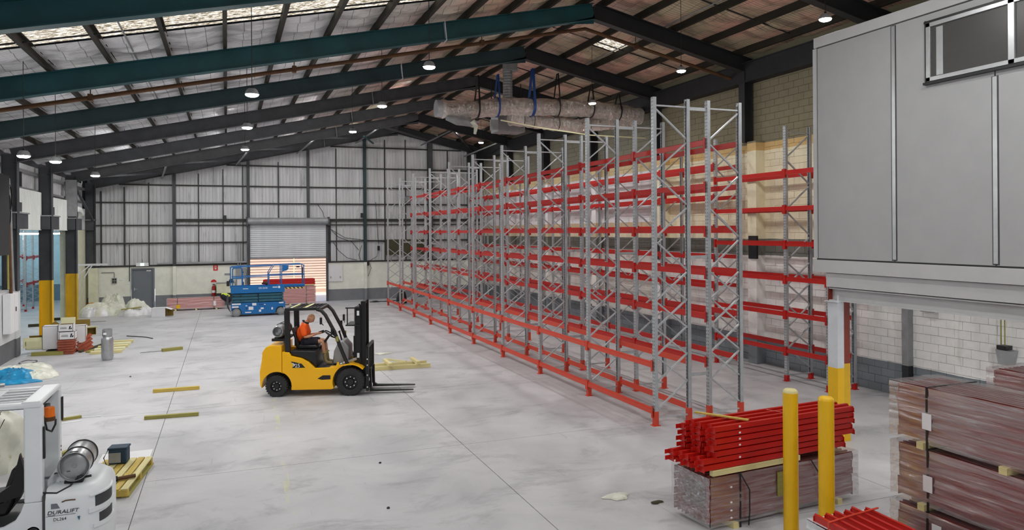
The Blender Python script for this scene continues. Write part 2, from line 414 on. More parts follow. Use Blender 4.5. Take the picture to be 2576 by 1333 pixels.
# ------------------------------------------------------------------ floor
fl = struct('floor', 'pale grey concrete warehouse floor')
MB().box(-30, 24, YN - 1, 56, -.3, -.012).build('floor_base', 'joint', fl)
xs = [-7.0, -1.3, 4.2, 9.7, 15.35]; ys = [YN + .0] + [3.16 + 5.13 * k - .0 for k in range(-1, 9)]
ys = [YN, -1.97, 3.16, 8.29, 13.42, 18.55, 23.68, 28.81, 33.94, 39.07, 44.75]
for i in range(4):
    for j in range(10):
        MB().box(xs[i] + .006, xs[i + 1] - .006, ys[j] + .006, ys[j + 1] - .006, -.1, 0).build('slab', 'floor', fl)
MB().box(-24, -7.012, 20, 53, -.1, 0).build('side_bay_slab', 'floor', fl)
MB().box(-8, 24, 44.762, 60, -.1, -.005).build('outside_slab', 'ext_ground', fl)

# ------------------------------------------------------------------ right wall
wr = struct('wall_right', 'painted concrete block side wall')
MB().box(15.36, 15.6, YN, YB + .3, 0, 10.0).build('wall_core', 'right', wr)
bw, bh = .398, .2
blk = MB().box(-.04, .03, -bw / 2 + .004, bw / 2 - .004, -bh / 2 + .004, bh / 2 - .004).build('block', 'right', wr)
first = True; rest = MB(); cnt = 0
near = []
for r in range(47):
    z = bh * (r + .5)
    for c in range(-15, 113):
        y = c * bw + (bw / 2 if r % 2 else 0)
        if y < -5.8 or y > 44.4: continue
        jx = random.uniform(-.004, .004)
        A = (9.8 < y < 13.6 and .0 < z < 2.4) or (12.9 < y < 18.2 and 6.7 < z < 8.95)
        if A and cnt < 298:
            if first: blk.location = (15.36 + jx, y, z); first = False
            else: inst(blk, wr, (15.36 + jx, y, z))
            cnt += 1
        elif y > 2: rest.box(15.32 + jx, 15.37, y - bw / 2 + .004, y + bw / 2 - .004, z - bh / 2 + .004, z + bh / 2 - .004)
rest.build('blockwork', 'right', wr, kind='stuff')
for y in (PORT[5] - .4, PORT[4] - .4, PORT[3] - .3, PORT[2] - .3, PORT[1] - .3, 12.9):
    if y == 12.9:
        MB().box(15.16, 15.33, y - .09, y + .09, .8, 6.8).build('pipe_cover', 'galvdull', wr)
        MB().box(15.16, 15.33, y - .09, y + .09, 0, .8).build('pipe_cover_base', 'black_steel', wr)
    else:
        MB().box(14.98, 15.33, y - .2, y + .2, 0, 6.8).build('pilaster', 'right', wr, bevel=.01)
MB().box(14.93, 15.0, PORT[5] - .66, PORT[5] - .3, 3.2, 3.9).build('patch_panel', 'black_steel', wr)
MB().box(14.93, 15.0, PORT[4] - .66, PORT[4] - .3, 3.0, 3.7).build('patch_panel', 'black_steel', wr)
# dark eave beam
tag(MB().ibeam((15.1, YN, 8.95), (15.1, YB, 8.95), .62, .34, .03, .25).build('eave_beam', 'black_steel'), 'deep black steel eave beam along the top of the block wall', 'beam')

# ------------------------------------------------------------------ back wall
wb = struct('wall_back', 'corrugated end wall above painted blockwork')
def zgab(x): return zr(x) - .02
p = .19
def sheet(x0, x1, z0):
    mb = MB(); n = int(round((x1 - x0) / p)); pts = []
    for k in range(n):
        a = x0 + k * p
        pts += [(a, 0), (a + .11, 0), (a + .125, -.03), (a + .175, -.03), (a + .19, 0)]
    vs = []; fs = []
    for (x, d) in pts: vs += [(x, YB + d, z0), (x, YB + d, zgab(x))]
    for k in range(len(pts) - 1): fs.append((2 * k, 2 * k + 2, 2 * k + 3, 2 * k + 1))
    mb.add(vs, fs); return mb.build('cladding_sheet', 'clad', wb)
x = -6.95
while x < 15.2:
    z0 = 4.7 if (x + .76 > 1.2 and x < 5.3) else 2.2
    if z0 > 3 and x < 1.2: sheet(x, x + .57, 2.2)
    else: sheet(x, x + .76, z0)
    x += .76 if not (z0 > 3 and x < 1.2) else .57
MB().box(-7.2, 1.2, YB + .05, YB + .1, 2.2, 10).box(5.5, 15.6, YB + .05, YB + .1, 2.2, 11.2).box(1.2, 5.5, YB + .05, YB + .1, 4.8, 11).build('wall_lining', 'darksteel', wb)
for a, b in ((-7.2, -4.9), (-3.71, 1.1), (5.6, 15.3)):
    MB().box(a, b, YB - .06, YB + .12, 0, 2.27).build('block_dado_wall', 'back', wb)
MB().box(-4.9, -3.71, YB - .06, YB + .12, 2.2, 2.27).build('block_dado_wall', 'back', wb)
def xgab(z, d=.1):   # where the gable underside meets height z
    return RX - (10.1 - z) / .2191, min(15.2, RX + (10.1 - z) / .213)
for z, h in ((2.33, .07), (3.56, .07), (4.54, .06), (4.81, .16), (5.78, .07), (6.76, .07), (7.95, .07), (9.22, .07)):
    a, b = xgab(z); a = max(a, -6.6)
    if z < 4.6: segs = ((a, 1.05), (5.6, b))
    elif z < 5: segs = ((-2.7, 1.05), (5.6, b))
    else: segs = ((a, b),)
    for (u, v) in segs: MB().box(u, v, YB - .14, YB - .02, z - h / 2, z + h / 2).build('girt', 'girt', wb)
for x in (-5.18, -3.99, -1.48, -.2, 6.1, 9.03, 10.32, 13.03, -6.3, .85):
    MB().box(x - .025, x + .025, YB - .10, YB - .03, 2.3, min(zb(x) - .2, 9.9)).build('mullion', 'girt', wb)
MB().box(2.775, 2.825, YB - .10, YB - .03, 4.9, 8.2).build('mullion', 'girt', wb)
for x, w in ((-2.72, .16), (1.14, .16), (4.46, .15), (7.79, .17), (11.86, .3), (14.46, .28)):
    z0 = 4.9 if x == 4.46 else (2.27 if x != 1.14 else 0)
    MB().ibeam((x, YB - .2, z0), (x, YB - .2, zb(x) + .1), .2, w, .02, .03, (0, 1, 0)).build('wall_column', 'teal2' if x == 7.79 else 'darksteel', wb)
    if z0 == 2.27: MB().box(x - w / 2, x + w / 2, YB - .3, YB - .06, 0, 2.27).build('wall_column_base', 'back', wb)
MB().cyl((-3.6, YB - .2, 2.42), (-2.8, YB - .2, 2.42), .04).cyl((-2.6, YB - .2, 2.42), (1.0, YB - .2, 2.42), .06).build('conduit', 'galvdull', wb)
MB().tube([(-6.3, YB - .1, 2.0), (-5.7, YB - .1, 2.0), (-5.68, YB - .1, 1.96), (-5.68, YB - .1, 1.7)], .02, 6).build('conduit', 'galvdull', wb)
MB().cyl((-4.95, YB - .12, 3.5), (-4.95, YB - .12, 1.5), .018, 6).build('hanging_cable', 'black', wb)
for pts in ([(5.7, YB - .16, 4.3), (6.6, YB - .16, 3.75), (7.6, YB - .16, 3.62), (8.4, YB - .16, 3.55), (9.4, YB - .16, 3.45)],
            [(5.8, YB - .16, 4.2), (6.2, YB - .16, 3.8), (7.0, YB - .16, 3.5), (7.4, YB - .16, 3.0)],
            [(5.9, YB - .16, 3.5), (6.2, YB - .16, 3.0), (6.7, YB - .16, 2.55), (7.3, YB - .16, 2.4)],
            [(8.6, YB - .16, 3.2), (8.5, YB - .16, 2.6), (8.0, YB - .16, 2.3), (8.15, YB - .16, 1.9), (7.95, YB - .16, 1.4)],
            [(7.6, YB - .16, 3.3), (7.4, YB - .16, 2.7), (7.55, YB - .16, 2.3)], [(5.0, YB - .16, 5.75), (5.3, YB - .16, 5.3), (5.6, YB - .16, 4.2), (5.75, YB - .16, 3.6)],
            [(8.45, YB - .16, 5.9), (8.5, YB - .16, 4.9), (8.6, YB - .16, 3.4)]):
    MB().tube(pts, .016, 5).build('hanging_cable', 'black', wb)
for x, z in ((8.6, 3.1), (7.95, 2.2), (-.1, 4.95), (7.6, 5.1)): MB().cb((x, YB - .2, z), (.14, .08, .28)).build('junction_box', 'black', wb, bevel=.01)

# doors
d1 = struct('door_1', 'grey steel personnel door in the end wall')
MB().box(-4.87, -4.80, YB - .12, YB + .1, 0, 2.2).box(-3.81, -3.74, YB - .12, YB + .1, 0, 2.2).box(-4.80, -3.81, YB - .12, YB + .1, 2.13, 2.2).build('door_frame', 'grey_door', d1)
MB().box(-4.80, -3.81, YB - .04, YB + .02, .01, 2.13).build('door_leaf', 'grey_door', d1, bevel=.004)
MB().cyl((-4.72, YB - .1, 1.05), (-4.58, YB - .1, 1.05), .014, 8).cb((-4.72, YB - .05, 1.05), (.05, .03, .16)).build('door_handle', 'alu', d1)
MB().box(-4.13, -3.9, YB - .055, YB - .04, 2.02, 2.08).build('door_plate', 'decal', d1)
d2 = struct('door_2', 'part-open galvanised roller door')
z = 2.66; k = 0
slat = MB().grid(1, 6, lambda u, v: (1.2 + u * 4.28, YB - .12 - .028 * sin(pi * v), v * .112)).build('slat', 'slat', d2, smooth=True)
slat.location = (0, 0, 2.66)
for k in range(1, 18): inst(slat, d2, (0, 0, 2.66 + .1125 * k))
MB().box(1.2, 5.48, YB - .16, YB - .1, 2.58, 2.665).build('bottom_rail', 'galvdull', d2, bevel=.01)
MB().cyl((1.1, YB - .32, 4.75), (5.6, YB - .32, 4.75), .2, 20).build('drum', 'galvdull', d2, smooth=True)
MB().box(1.02, 1.1, YB - .55, YB - .02, 4.5, 5.0).box(5.58, 5.66, YB - .55, YB - .02, 4.5, 5.0).build('drum_bracket', 'darksteel', d2)
MB().box(1.06, 1.2, YB - .2, YB - .03, 0, 4.6).build('guide_rail', 'darksteel', d2); MB().box(5.48, 5.6, YB - .2, YB - .03, 0, 4.6).build('guide_rail', 'darksteel', d2)

# outside
ex = thing('neighbouring_building', 'peach ribbed wall of the building outside, seen through the open roller door', 'building')
for a, b in ((-2, 4.05), (4.13, 14)):
    mb = MB(); z = 0.35; mb.box(a, b, 50.1, 50.3, 0, .35)
    while z < 5: mb.box(a, b, 50.0, 50.3, z, z + .13); mb.box(a, b, 50.08, 50.3, z + .13, z + .17); z += .17
    mb.build('wall_panel', 'peach', ex)
MB().box(4.05, 4.13, 50.0, 50.3, 0, 5).build('joint_strip', 'cartoncream', ex)

# ------------------------------------------------------------------ left wall and side bay
wl = struct('wall_left', 'side wall with openings into the next bay')
MB().box(-7.1, -6.6, YN, PORT[3] + .55, 0, 2.25).build('low_block_wall', 'left', wl)
MB().box(-7.4, -7.1, YN, PORT[3], 2.25, 6.4).build('upper_wall', 'clad', wl)
MB().box(-7.25, -6.98, PORT[1] + .2, YB + .12, 0, 4.3).build('end_panel', 'cream', wl)
def csheet(y0, y1, z0, z1, x, mat, pz=.19):
    mb = MB(); vs = []; fs = []; a = y0; pts = []
    while a < y1 - .01:
        pts += [(a, 0), (a + .11, 0), (a + .125, .03), (a + .175, .03)]; a += pz
    pts.append((y1, 0))
    for (y, d) in pts: vs += [(x + d, y, z0), (x + d, y, z1)]
    for k in range(len(pts) - 1): fs.append((2 * k, 2 * k + 2, 2 * k + 3, 2 * k + 1))
    return mb.add(vs, fs).build('cladding_sheet', mat, wl)
for k in (3, 2, 1):
    y0, y1 = PORT[k], PORT[k - 1]
    yy = y0
    while yy < y1 - .2:
        csheet(yy, min(yy + .95, y1), 4.6, 6.75, -7.15, 'clad'); yy += .95
    MB().box(-7.08, -6.98, y0, y1, 5.75, 5.83).build('girt', 'galvdull', wl)
    MB().box(-7.08, -6.98, y0, y1, 6.38, 6.5).build('girt', 'galvdull', wl)
    MB().box(-7.06, -7.0, (y0 + y1) / 2 - .1, (y0 + y1) / 2 + .1, 4.6, 6.4).build('mullion', 'black_steel', wl)
csheet(PORT[3] + .3, PORT[2] - .1, 4.25, 5.75, -6.9, 'cladwhite'); csheet(PORT[2] + .3, PORT[1] - .1, 4.25, 5.65, -6.9, 'cladwhite')
MB().box(-7.05, -6.95, PORT[1] + .4, PORT[0] - .3, 4.3, 5.4).build('curved_panel', 'cladwhite', wl)
MB().box(-7.4, -7.2, PORT[3], YB, 4.25, 9).build('upper_backing', 'darksteel', wl)
for k in (3, 2, 1, 0):
    y = PORT[k]
    MB().box(-6.95, -6.56, y - .25, y + 1.5, 4.28, 4.8).build('corbel', 'darksteel', wl)
    MB().box(-6.95, -6.62, y + .2, y + .95, 4.88, 5.2).build('corbel_stub', 'darksteel', wl)
    MB().box(-6.95, -6.52, y - .28, y + 1.55, 4.8, 4.85).build('corbel_ledge', 'galvdull', wl)
sb = struct('wall_side_bay', 'pale blue walls of the neighbouring bay')
MB().box(-22, -7.0, 52.2, 52.4, 0, 6).build('end_wall', 'blueroom', sb)
MB().box(-22.2, -22, 20, 52.4, 0, 6).build('far_wall', 'blueroom', sb)
MB().box(-22, -7.4, 20, 20.2, 0, 6).build('near_wall', 'blueroom', sb)
MB().box(-7.4, -7.2, 44.8, 52.4, 0, 6).build('return_wall', 'blueroom', sb)
MB().box(-22, -7.2, 20, 52.4, 5.2, 5.3).build('soffit', 'blueroom', sb)
for i, (x, y, L, lb) in enumerate(((-8.95, 42, 1.15, 'long tube light seen left of the nearer yellow-footed column'), (-7.66, 42, .75, 'tube light seen between the two yellow-footed columns'), (-12.5, 36, 3, 'tube light deeper in the blue-lit side bay, hidden'), (-13, 44, 3, 'tube light deeper in the blue-lit side bay, hidden'), (-10.5, 48, 3, 'tube light deeper in the blue-lit side bay, hidden'))):
    tl = thing('tube_light', lb, 'light', (x, y, 4.12 if i < 2 else 4.9), 0, 'tube lights in the side bay')
    MB().cb((0, 0, .06), (L, .16, .06)).build('housing', 'decal', tl); MB().cyl((-L / 2, 0, 0), (L / 2, 0, 0), .04, 8).build('tube', 'tube', tl)
    MB().cyl((-L / 3, 0, .08), (-L / 3, 0, 1.08 if i < 2 else .3), .012, 6).cyl((L / 3, 0, .08), (L / 3, 0, 1.08 if i < 2 else .3), .012, 6).build('hanger', 'galvdull', tl)
    
# things on the left wall
pb = thing('electrical_cabinet', 'tall white electrical cabinet on the low wall at the left edge', 'cabinet', (-6.58, 27.9, .95))
MB().box(0, .22, -.75, .1, 0, 1.25).build('cabinet_body', 'carton', pb, bevel=.01); MB().box(.22, .24, -.33, .08, .03, 1.22).build('door', 'carton', pb, bevel=.004)
MB().cb((.25, -.25, .75), (.02, .05, .14)).build('handle', 'black', pb)
dp = thing('pipe_bundle', 'grey and brown pipes running up beside the first dark column', 'pipes', (-6.5, 27.6, 2.25))
MB().tube([(0, .35, 0), (0, .2, 1.2), (0, 0, 3.2), (0, -.1, 3.6), (-.1, -.4, 3.7)], .07, 10).build('downpipe', 'galvdull', dp, smooth=True)
MB().tube([(.02, .1, -.1), (.02, -.05, 1.5), (.02, -.1, 2.2)], .05, 8).build('conduit', 'rust', dp, smooth=True)
MB().tube([(.02, -.2, .1), (.02, -.25, 1.5), (.02, -.3, 2.4)], .03, 8).build('conduit', 'timber3', dp, smooth=True)
hs = MB(); hs.tube([(.08, -.2 + .22 * cos(a * pi / 8), 3.0 + .4 * sin(a * pi / 8)) for a in range(16)], .025, 6, True).tube([(.08, -.3 + .15 * cos(a * pi / 8), 2.6 + .5 * sin(a * pi / 8)) for a in range(16)], .02, 6, True)
hs.build('hose_coil', 'black', dp)
MB().box(-.3, .1, -1.6, -.35, 1.2, 3.7).build('dark_gear_block', 'black', dp)  # solid black block standing for dark gear, not hollow
cv = thing('curtain_roll', 'folded pale plastic strip hanging beside the corner column', 'strip', (-6.9, PORT[1] + .6, 4.3))
MB().tube([(.1, 0, .9), (.2, .4, .98), (.2, 1.0, .95), (.15, 1.8, .8)], .16, 8).build('strip', 'cladwhite', cv)
br = thing('wall_bracket', 'white steel shelf bracket sticking out beside the corner column', 'bracket', (-6.9, 41.6, 2.55))
MB().bar((0, 0, 0), (1.3, 0, 0), .06, .1).bar((0, 0, -.5), (.5, 0, -.04), .05, .05).bar((.25, 0, -.65), (.6, 0, -.04), .05, .05).box(-.02, .03, -.04, .04, -.7, .06).build('arm', 'whitep', br)

# ------------------------------------------------------------------ portal frames
names = ['farthest, against the corrugated end wall', 'second from the end wall', 'third from the end wall', 'fourth from the end wall', 'fifth from the end wall',
         'crossing the picture through the roof peak, brown pipe behind it', 'nearest one, cut off by the top left corner', 'just behind the camera', 'above the camera', 'last, at the near end']
for k, y in enumerate(PORT):
    if y < 2: continue
    lm = 'teal' if k in (5, 6, 7, 8) else ('teal2' if k in (4,) else 'darksteel')
    rm = 'black_steel'
    pf = thing('portal_frame', 'dark steel roof portal frame, ' + names[k], 'steel frame', (0, y, 0), 0, 'portal frames across the hall')
    c = RD / 2
    wdt = .24
    ml = MB().ibeam((-6.7, 0, zb(-6.7) + c), (RX - .01, 0, zb(RX) + c), RD, wdt, .022, .014)
    ml.prism([(RX - 1.1, zb(RX - 1.1) + .01), (RX, zb(RX) - .1), (RX, zb(RX) + .1)], -.007, .007); ml.build('rafter', lm, pf)
    mr = MB().ibeam((RX + .01, 0, zb(RX) + c), (15.25, 0, zb(15.25) + c), RD, wdt, .022, .014)
    mr.build('rafter', rm, pf)
    MB().bar((5.4, 0, zb(5.4) - .03), (5.35, 0, zb(5.35) + RD + .02), .26, .02, (1, 0, 0)).build('splice_plate', 'whitep' if k in (4, 5) else 'galvdull', pf)
    ht = zb(-6.75) + .3
    colm = 'darksteel'
    cx = -6.74
    def colseg(z0, z1, mat, nm, g=0):
        MB().ibeam((cx, 0, z0), (cx, 0, z1), .45 + g, .3 + g, .02, .016 + g, (1, 0, 0)).build(nm, mat, pf)
    if k in (1, 2): colseg(2.25, ht, colm, 'column'); colseg(0, 2.25, 'yellow' if k == 2 else 'ochre', 'column_base', .004)
    elif k == 3: colseg(2.2, ht, colm, 'column'); MB().box(cx - .26, cx + .2, -.2, .2, 0, 2.2).build('column_base', 'left', pf)
    elif k == 0: colseg(2.27, ht, 'darksteel', 'column'); MB().box(cx - .1, cx + .34, -.2, .2, .45, 2.27).build('column_base', 'cream', pf); MB().box(cx - .1, cx + .34, -.2, .2, 0, .45).build('base_band', 'orange_p', pf)
    elif k > 3: colseg(2.26, ht, colm, 'column')
    MB().ibeam((15.1, 0, 6.8), (15.1, 0, zb(15.2) + .1), .3, .28, .02, .1, (1, 0, 0)).build('column', 'black_steel', pf)
    if k in (1,): # pale plate added to paint in the lit upper face of this column
        MB().box(cx - .2, cx + .26, -.21, -.2, 4.9, 6.6).build('lit_face_plate', 'galvdull', pf)
    for xx in (-3.5, 1.27, 6.0):
        MB().bar((xx, .05, zb(xx) + .05), (xx + .02, .75, zb(xx) + RD + .12), .05, .05).build('fly_brace', 'black_steel', pf)
# end-bay bracing
bc = thing('end_bay_bracing', 'grey diagonal bracing bars under the roof by the end wall', 'bracing', (0, 0, 0))
for (xa, xb) in ((-5.9, -2.7), (-2.7, 1.1), (1.1, 4.4), (4.4, 7.8), (7.8, 11.8), (11.8, 14.6)):
    MB().bar((xa, PORT[1] + .15, zb(xa) + .12), (xb, PORT[0] - .2, zb(xb) + .05), .09, .09).build('brace', 'darksteel', bc)
    MB().bar((xb, PORT[1] + .15, zb(xb) + .12), (xb - .6, PORT[0] - .2, zb(xb) - .25), .07, .07).build('brace', 'galvdull', bc)
MB().bar((-6.7, PORT[1] + .2, 6.5), (-6.6, PORT[0] - .3, 4.8), .1, .1).build('brace', 'darksteel', bc)
MB().bar((7.2, 41.2, zb(7.2) - .05), (8.2, 43.8, zb(8.2) - .35), .1, .06).build('strut', 'teal', bc)

# ------------------------------------------------------------------ roof
ce = struct('ceiling', 'pitched roof lined with foil insulation between dark purlins')
LX = [RX - .3 - 1.19 * k for k in range(15)]          # purlins on the left slope
RXs = [RX + .3 + 1.19 * k for k in range(5)]
for x in LX + RXs:
    if x < -7.1: continue
    z = zb(x) + RD * 1.02
    MB().sweep([(-.04, 0), (.045, 0), (.045, .02), (-.02, .03), (-.02, .2), (.05, .2), (.05, .22), (-.04, .22)], (x, YN, z - .01), (x, YB, z - .01)).build('purlin', 'purlin', ce)
PW, PLn = 1.0, 5.13
def panel_mesh():
    mb = MB()
    def fn(u, v):
        sag = -.05 * sin(pi * u) * (1 + .35 * sin(7 * v * pi)) + .012 * sin(23 * v + 4 * u) * sin(pi * u)
        return ((u - .5), (v - .5), sag)
    return mb.grid(8, 24, fn)
pmesh = []
for q in range(3):
    mb = MB(); ph = q * 1.7
    mb.grid(8, 30, lambda u, v: (u * 1.19, v * 5.13, min(1, 9 * min(v, 1 - v)) * -.055 * sin(pi * u) * (1 + .4 * sin(5 * v * pi + ph)) + (.014 * sin(29 * v + 4 * u + ph) + .04 * sin(12.5 * v + ph)) * sin(pi * u) * min(1, 9 * min(v, 1 - v))))
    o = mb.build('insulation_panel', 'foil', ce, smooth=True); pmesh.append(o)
used = [False] * 3
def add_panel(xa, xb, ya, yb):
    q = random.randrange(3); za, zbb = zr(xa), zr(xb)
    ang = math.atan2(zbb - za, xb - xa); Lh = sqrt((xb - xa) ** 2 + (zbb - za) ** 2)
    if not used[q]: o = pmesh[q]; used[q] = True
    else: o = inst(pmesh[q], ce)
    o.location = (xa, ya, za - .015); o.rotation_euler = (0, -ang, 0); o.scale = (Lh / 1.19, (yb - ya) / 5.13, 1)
skyl = []
def add_sky(xa, xb, ya, yb):
    za, zbb = zr(xa), zr(xb)
    MB().add([(xa, ya, za + .03), (xb, ya, zbb + .03), (xb, yb, zbb + .03), (xa, yb, za + .03)], [(0, 1, 2, 3)]).build('skylight_panel', 'skylight', ce)
    skyl.append((xa, xb, ya, yb))
edges = sorted([x for x in LX if x > -7.2] + [-7.3, RX])
strips = []
for i in range(len(edges) - 1): strips.append((edges[i], edges[i + 1], 'L'))
edr = [RX] + RXs + [15.5]
for i in range(len(edr) - 1): strips.append((edr[i], edr[i + 1], 'R'))
ybays = [(YN, PORT[9])] + [(PORT[k], PORT[k - 1]) for k in range(9, 0, -1)] + [(PORT[0], YB)]
roof = MB()
for (xa, xb, sd) in strips:
    for (ya, yb) in ybays:
        holes = []
        if sd == 'L':
            if -4.9 < xa < 8.6 and abs(ya - PORT[6]) < .1: holes = [(15.75, 17.0)]
            if -6.8 < xa < 9 and abs(ya - PORT[2]) < .1: holes = [(37.9, 38.85)]
        else:
            if 11 < xa < 12.0 and abs(ya - PORT[5]) < .1: holes = [(21.1, 22.1)]
            if 11 < xa < 12.0 and abs(ya - PORT[3]) < .1: holes = [(29.5, 30.3)]
            if 10 < xa < 11.0 and abs(ya - PORT[3]) < .1: holes = [(29.5, 30.3)]
        segs = []; y = ya
        for h in holes: segs.append((y, h[0], 0)); segs.append((h[0], h[1], 1)); y = h[1]
        segs.append((y, yb, 0))
        for (a, b, s_) in segs:
            if s_: add_sky(xa, xb, a, b)
            else:
                if b > -2: add_panel(xa, xb, a, b)
                roof.add([(xa, a, zr(xa) + .06), (xb, a, zr(xb) + .06), (xb, b, zr(xb) + .06), (xa, b, zr(xa) + .06)], [(0, 1, 2, 3)])
roof.build('roof_sheeting', 'darksteel', ce)
for y in [PORT[k] + 2.56 for k in range(8)]:
    for i in range(len(strips)):
        pass
MBr = MB()
for k in range(1, 8):
    y = PORT[k] + 2.9
    MBr.bar((-6.5, y, zb(-6.5) + RD + .12), (RX, y, zb(RX) + RD + .12), .03, .03); MBr.bar((RX, y, zb(RX) + RD + .12), (15, y, zb(15) + RD + .12), .03, .03)
MBr.build('sag_rod', 'black_steel', ce)
# end walls of the shell behind the camera and the gable infill above
we = struct('wall_near', 'near end wall behind the camera')
MB().prism([(-7.2, 0), (15.5, 0), (15.5, zr(15.5)), (RX, zr(RX)), (-7.2, zr(-7.2))], YN - .2, YN).build('cladding', 'clad', we)
MB().box(-7.6, -7.2, YN, PORT[3], 0, 7).build('outer_lining', 'clad', wl)

# brown pipe running under the rafters
pp = thing('sprinkler_pipe', 'rusty brown sprinkler pipe sloping under the roof beside the rafter', 'pipe', (0, PORT[5] + .55, 0))
def zp(x): return zb(x) - .10
MB().cyl((-6.6, 0, zp(-6.6)), (RX, 0, zp(RX)), .05, 10).cyl((RX, 0, zp(RX)), (15.0, 0, zp(15.0)), .05, 10).build('pipe', 'rust', pp, smooth=True)
for x in (-2.9, 1.6, 6.6, 11.5): MB().cb((x, 0, zp(x)), (.1, .16, .16)).cyl((x, 0, zp(x)), (x, 0, zp(x) + .45), .012, 6).build('clamp', 'rust', pp)

# cables along purlins
for i, (x, y0, y1) in enumerate(((-1.9, 13.5, 28), (12.2, 14, 34))):
    o = MB().cyl((0, y0, 0), (0, y1, 0), .02, 6).build('overhead_conduit', 'galvdull', None, loc=(x, 0, zb(x) + RD + .1))
    tag(o, ['thin grey conduit under the left roof slope', 'thin grey conduit under the right roof slope'][i], 'conduit')

# ------------------------------------------------------------------ pendant lights
def make_lamp(top=2.03):
    t = thing('pendant_light', '', 'light', (0, 0, 0), 0, 'pendant high-bay lights under the roof')
    MB().lathe([(0, .10), (.07, .10), (.10, .07), (.125, .012), (.13, -.006), (.118, -.012)], n=18).build('housing', 'galvdull', t, smooth=True)
    MB().lathe([(.118, -.010), (.112, -.028), (.08, -.045), (0, -.052)], n=18).build('lens', 'lens', t, smooth=True)
    MB().cyl((0, 0, .10), (0, 0, top), .007, 6).cb((0, 0, .12), (.05, .02, .05)).build('hanger', 'black', t)
    return t
lampsL = [
 (.45, 14.47, 6.69, 'nearest pendant light of the middle-left line, glowing in front of the third rafter'), (.48, 19.2, 6.71, 'second pendant light of the middle-left line, between two rafters'),
 (.54, 24.36, 6.72, 'third pendant light of the middle-left line, above the back wall bays'),
 (-3.94, 17.87, 5.74, 'leftmost pendant light, above the dark columns at the left edge'), (-3.7, 19.64, 5.79, 'pendant light just right of the leftmost one, left of the yellow-footed columns'),
 (-3.6, 24.45, 5.82, 'pendant light low at the left, over the rubbish pile by the corner'),
 (3.85, 14.42, 7.45, 'brightest pendant light below the roof peak, left of the silver duct'), (3.86, 19.31, 7.45, 'second pendant light left of the silver duct'), (3.93, 24.62, 7.46, 'small pendant light between the third and farthest rafters left of the duct'),
 (11.44, 11.57, 8.4, 'big pendant light at the top right beside the grey office box'), (11.46, 16.69, 8.4, 'pendant light between the right rafters, left of the black wall column'),
 (11.49, 21.9, 8.39, 'pendant light in front of the silver duct'), (11.52, 27.19, 8.38, 'pendant light just below the silver duct'), (11.47, 33.41, 8.39, 'farthest right pendant light, left of the racks tops by the end wall')]
lamp0 = make_lamp(); lamp0.location = lampsL[0][:3]; lamp0['label'] = lampsL[0][3]
for L in lampsL[1:]: dup(lamp0, L[:3], None, L[3])
for (x, y) in ((.45, 4.2), (3.87, 3.8), (.45, -1), (3.87, -1.4), (-3.8, 5.5), (7.6, 3.6), (7.6, -2), (7.7, 9.2), (8.9, 6.0)):  # unseen lamps: some continue the lines, others only add light on the right
    dup(lamp0, (x, y, zb(x) - 1.35), None, 'pendant light of the same kind added out of view to light the hall')
lu = dup(lamp0, (12.9, 8.1, 2.55), None, 'extra light added under the office box, out of view, to brighten the wall'); [setattr(c, 'scale', (1, 1, .19)) for c in lu.children if c.name.startswith('hanger')]  # unseen helper lamp, added to brighten the block wall under the office
lamp1 = make_lamp(.4); first = True  # helper lamps tucked behind rafters, added to brighten the far end
for y in (PORT[3] + .6, PORT[2] + .6, PORT[1] + .6):
    for x in (-3.4, .4, 3.9, 7.2):
        if y > 41 and False: continue
        o = lamp1 if first else dup(lamp1); first = False
        o.location = (x, y, zb(x) + .26); o['label'] = 'light of the same kind added behind the rafters, unseen, to brighten the far end'
dup(lamp1, (12.2, 39.7, zb(12.2) + .26), None, 'light of the same kind added behind the rafters, unseen, to brighten the far end')


# ------------------------------------------------------------------ pallet racking
BAY, XA, DA, XB, Y0, HT = 3.0243, 8.3466, .8302, 9.70, 13.162, 6.885
XC, YC = 14.06, 18.687
def post_mb(sgn):
    # open channel, web faces the aisle (local x outwards = -sgn)
    w, d, t = .1, .075, .008
    prof = [(-d / 2, -w / 2), (d / 2, -w / 2), (d / 2, -w / 2 + .018), (-d / 2 + t, -w / 2 + t), (-d / 2 + t, w / 2 - t), (d / 2, w / 2 - .018), (d / 2, w / 2), (-d / 2, w / 2)]
    prof = [(x * sgn, y) for x, y in prof]
    mb = MB(); n = len(prof)
    vs = [(x, y, 0) for x, y in prof] + [(x, y, HT) for x, y in prof]
    fs = [(i, (i + 1) % n, n + (i + 1) % n, n + i) for i in range(n)] + [(0, 1, 2, 3), (0, 3, 4, 7), (4, 5, 6, 7)][:0]
    fs += [(n + 0, n + 1, n + 2, n + 3), (n + 0, n + 3, n + 4, n + 7), (n + 4, n + 5, n + 6, n + 7)]
    return mb.add(vs, fs)
def frame_nodes(mirror):
    L, Rr = [], []
    segs = []; s = .575; z0 = .32; x0, x1 = .03, DA - .03
    for k in range(5):
        segs.append(((x0, z0 + k * s), (x1, z0 + (k + 1) * s)))
        if k: segs.append(((x1, z0 + k * s - .03), (x0, z0 + (k + 1) * s - .03)))
    z = z0 + 5 * s; pt = (HT - .2 - z) / 5; side = 1
    for k in range(5):
        a = (x1 if side else x0, z + k * pt + .05); b = (x0 if side else x1, z + (k + 1) * pt - .03)
        segs.append((a, b)); side = 1 - side
    if mirror: segs = [((DA - a[0], a[1]), (DA - b[0], b[1])) for a, b in segs]
    return segs
proto = {}
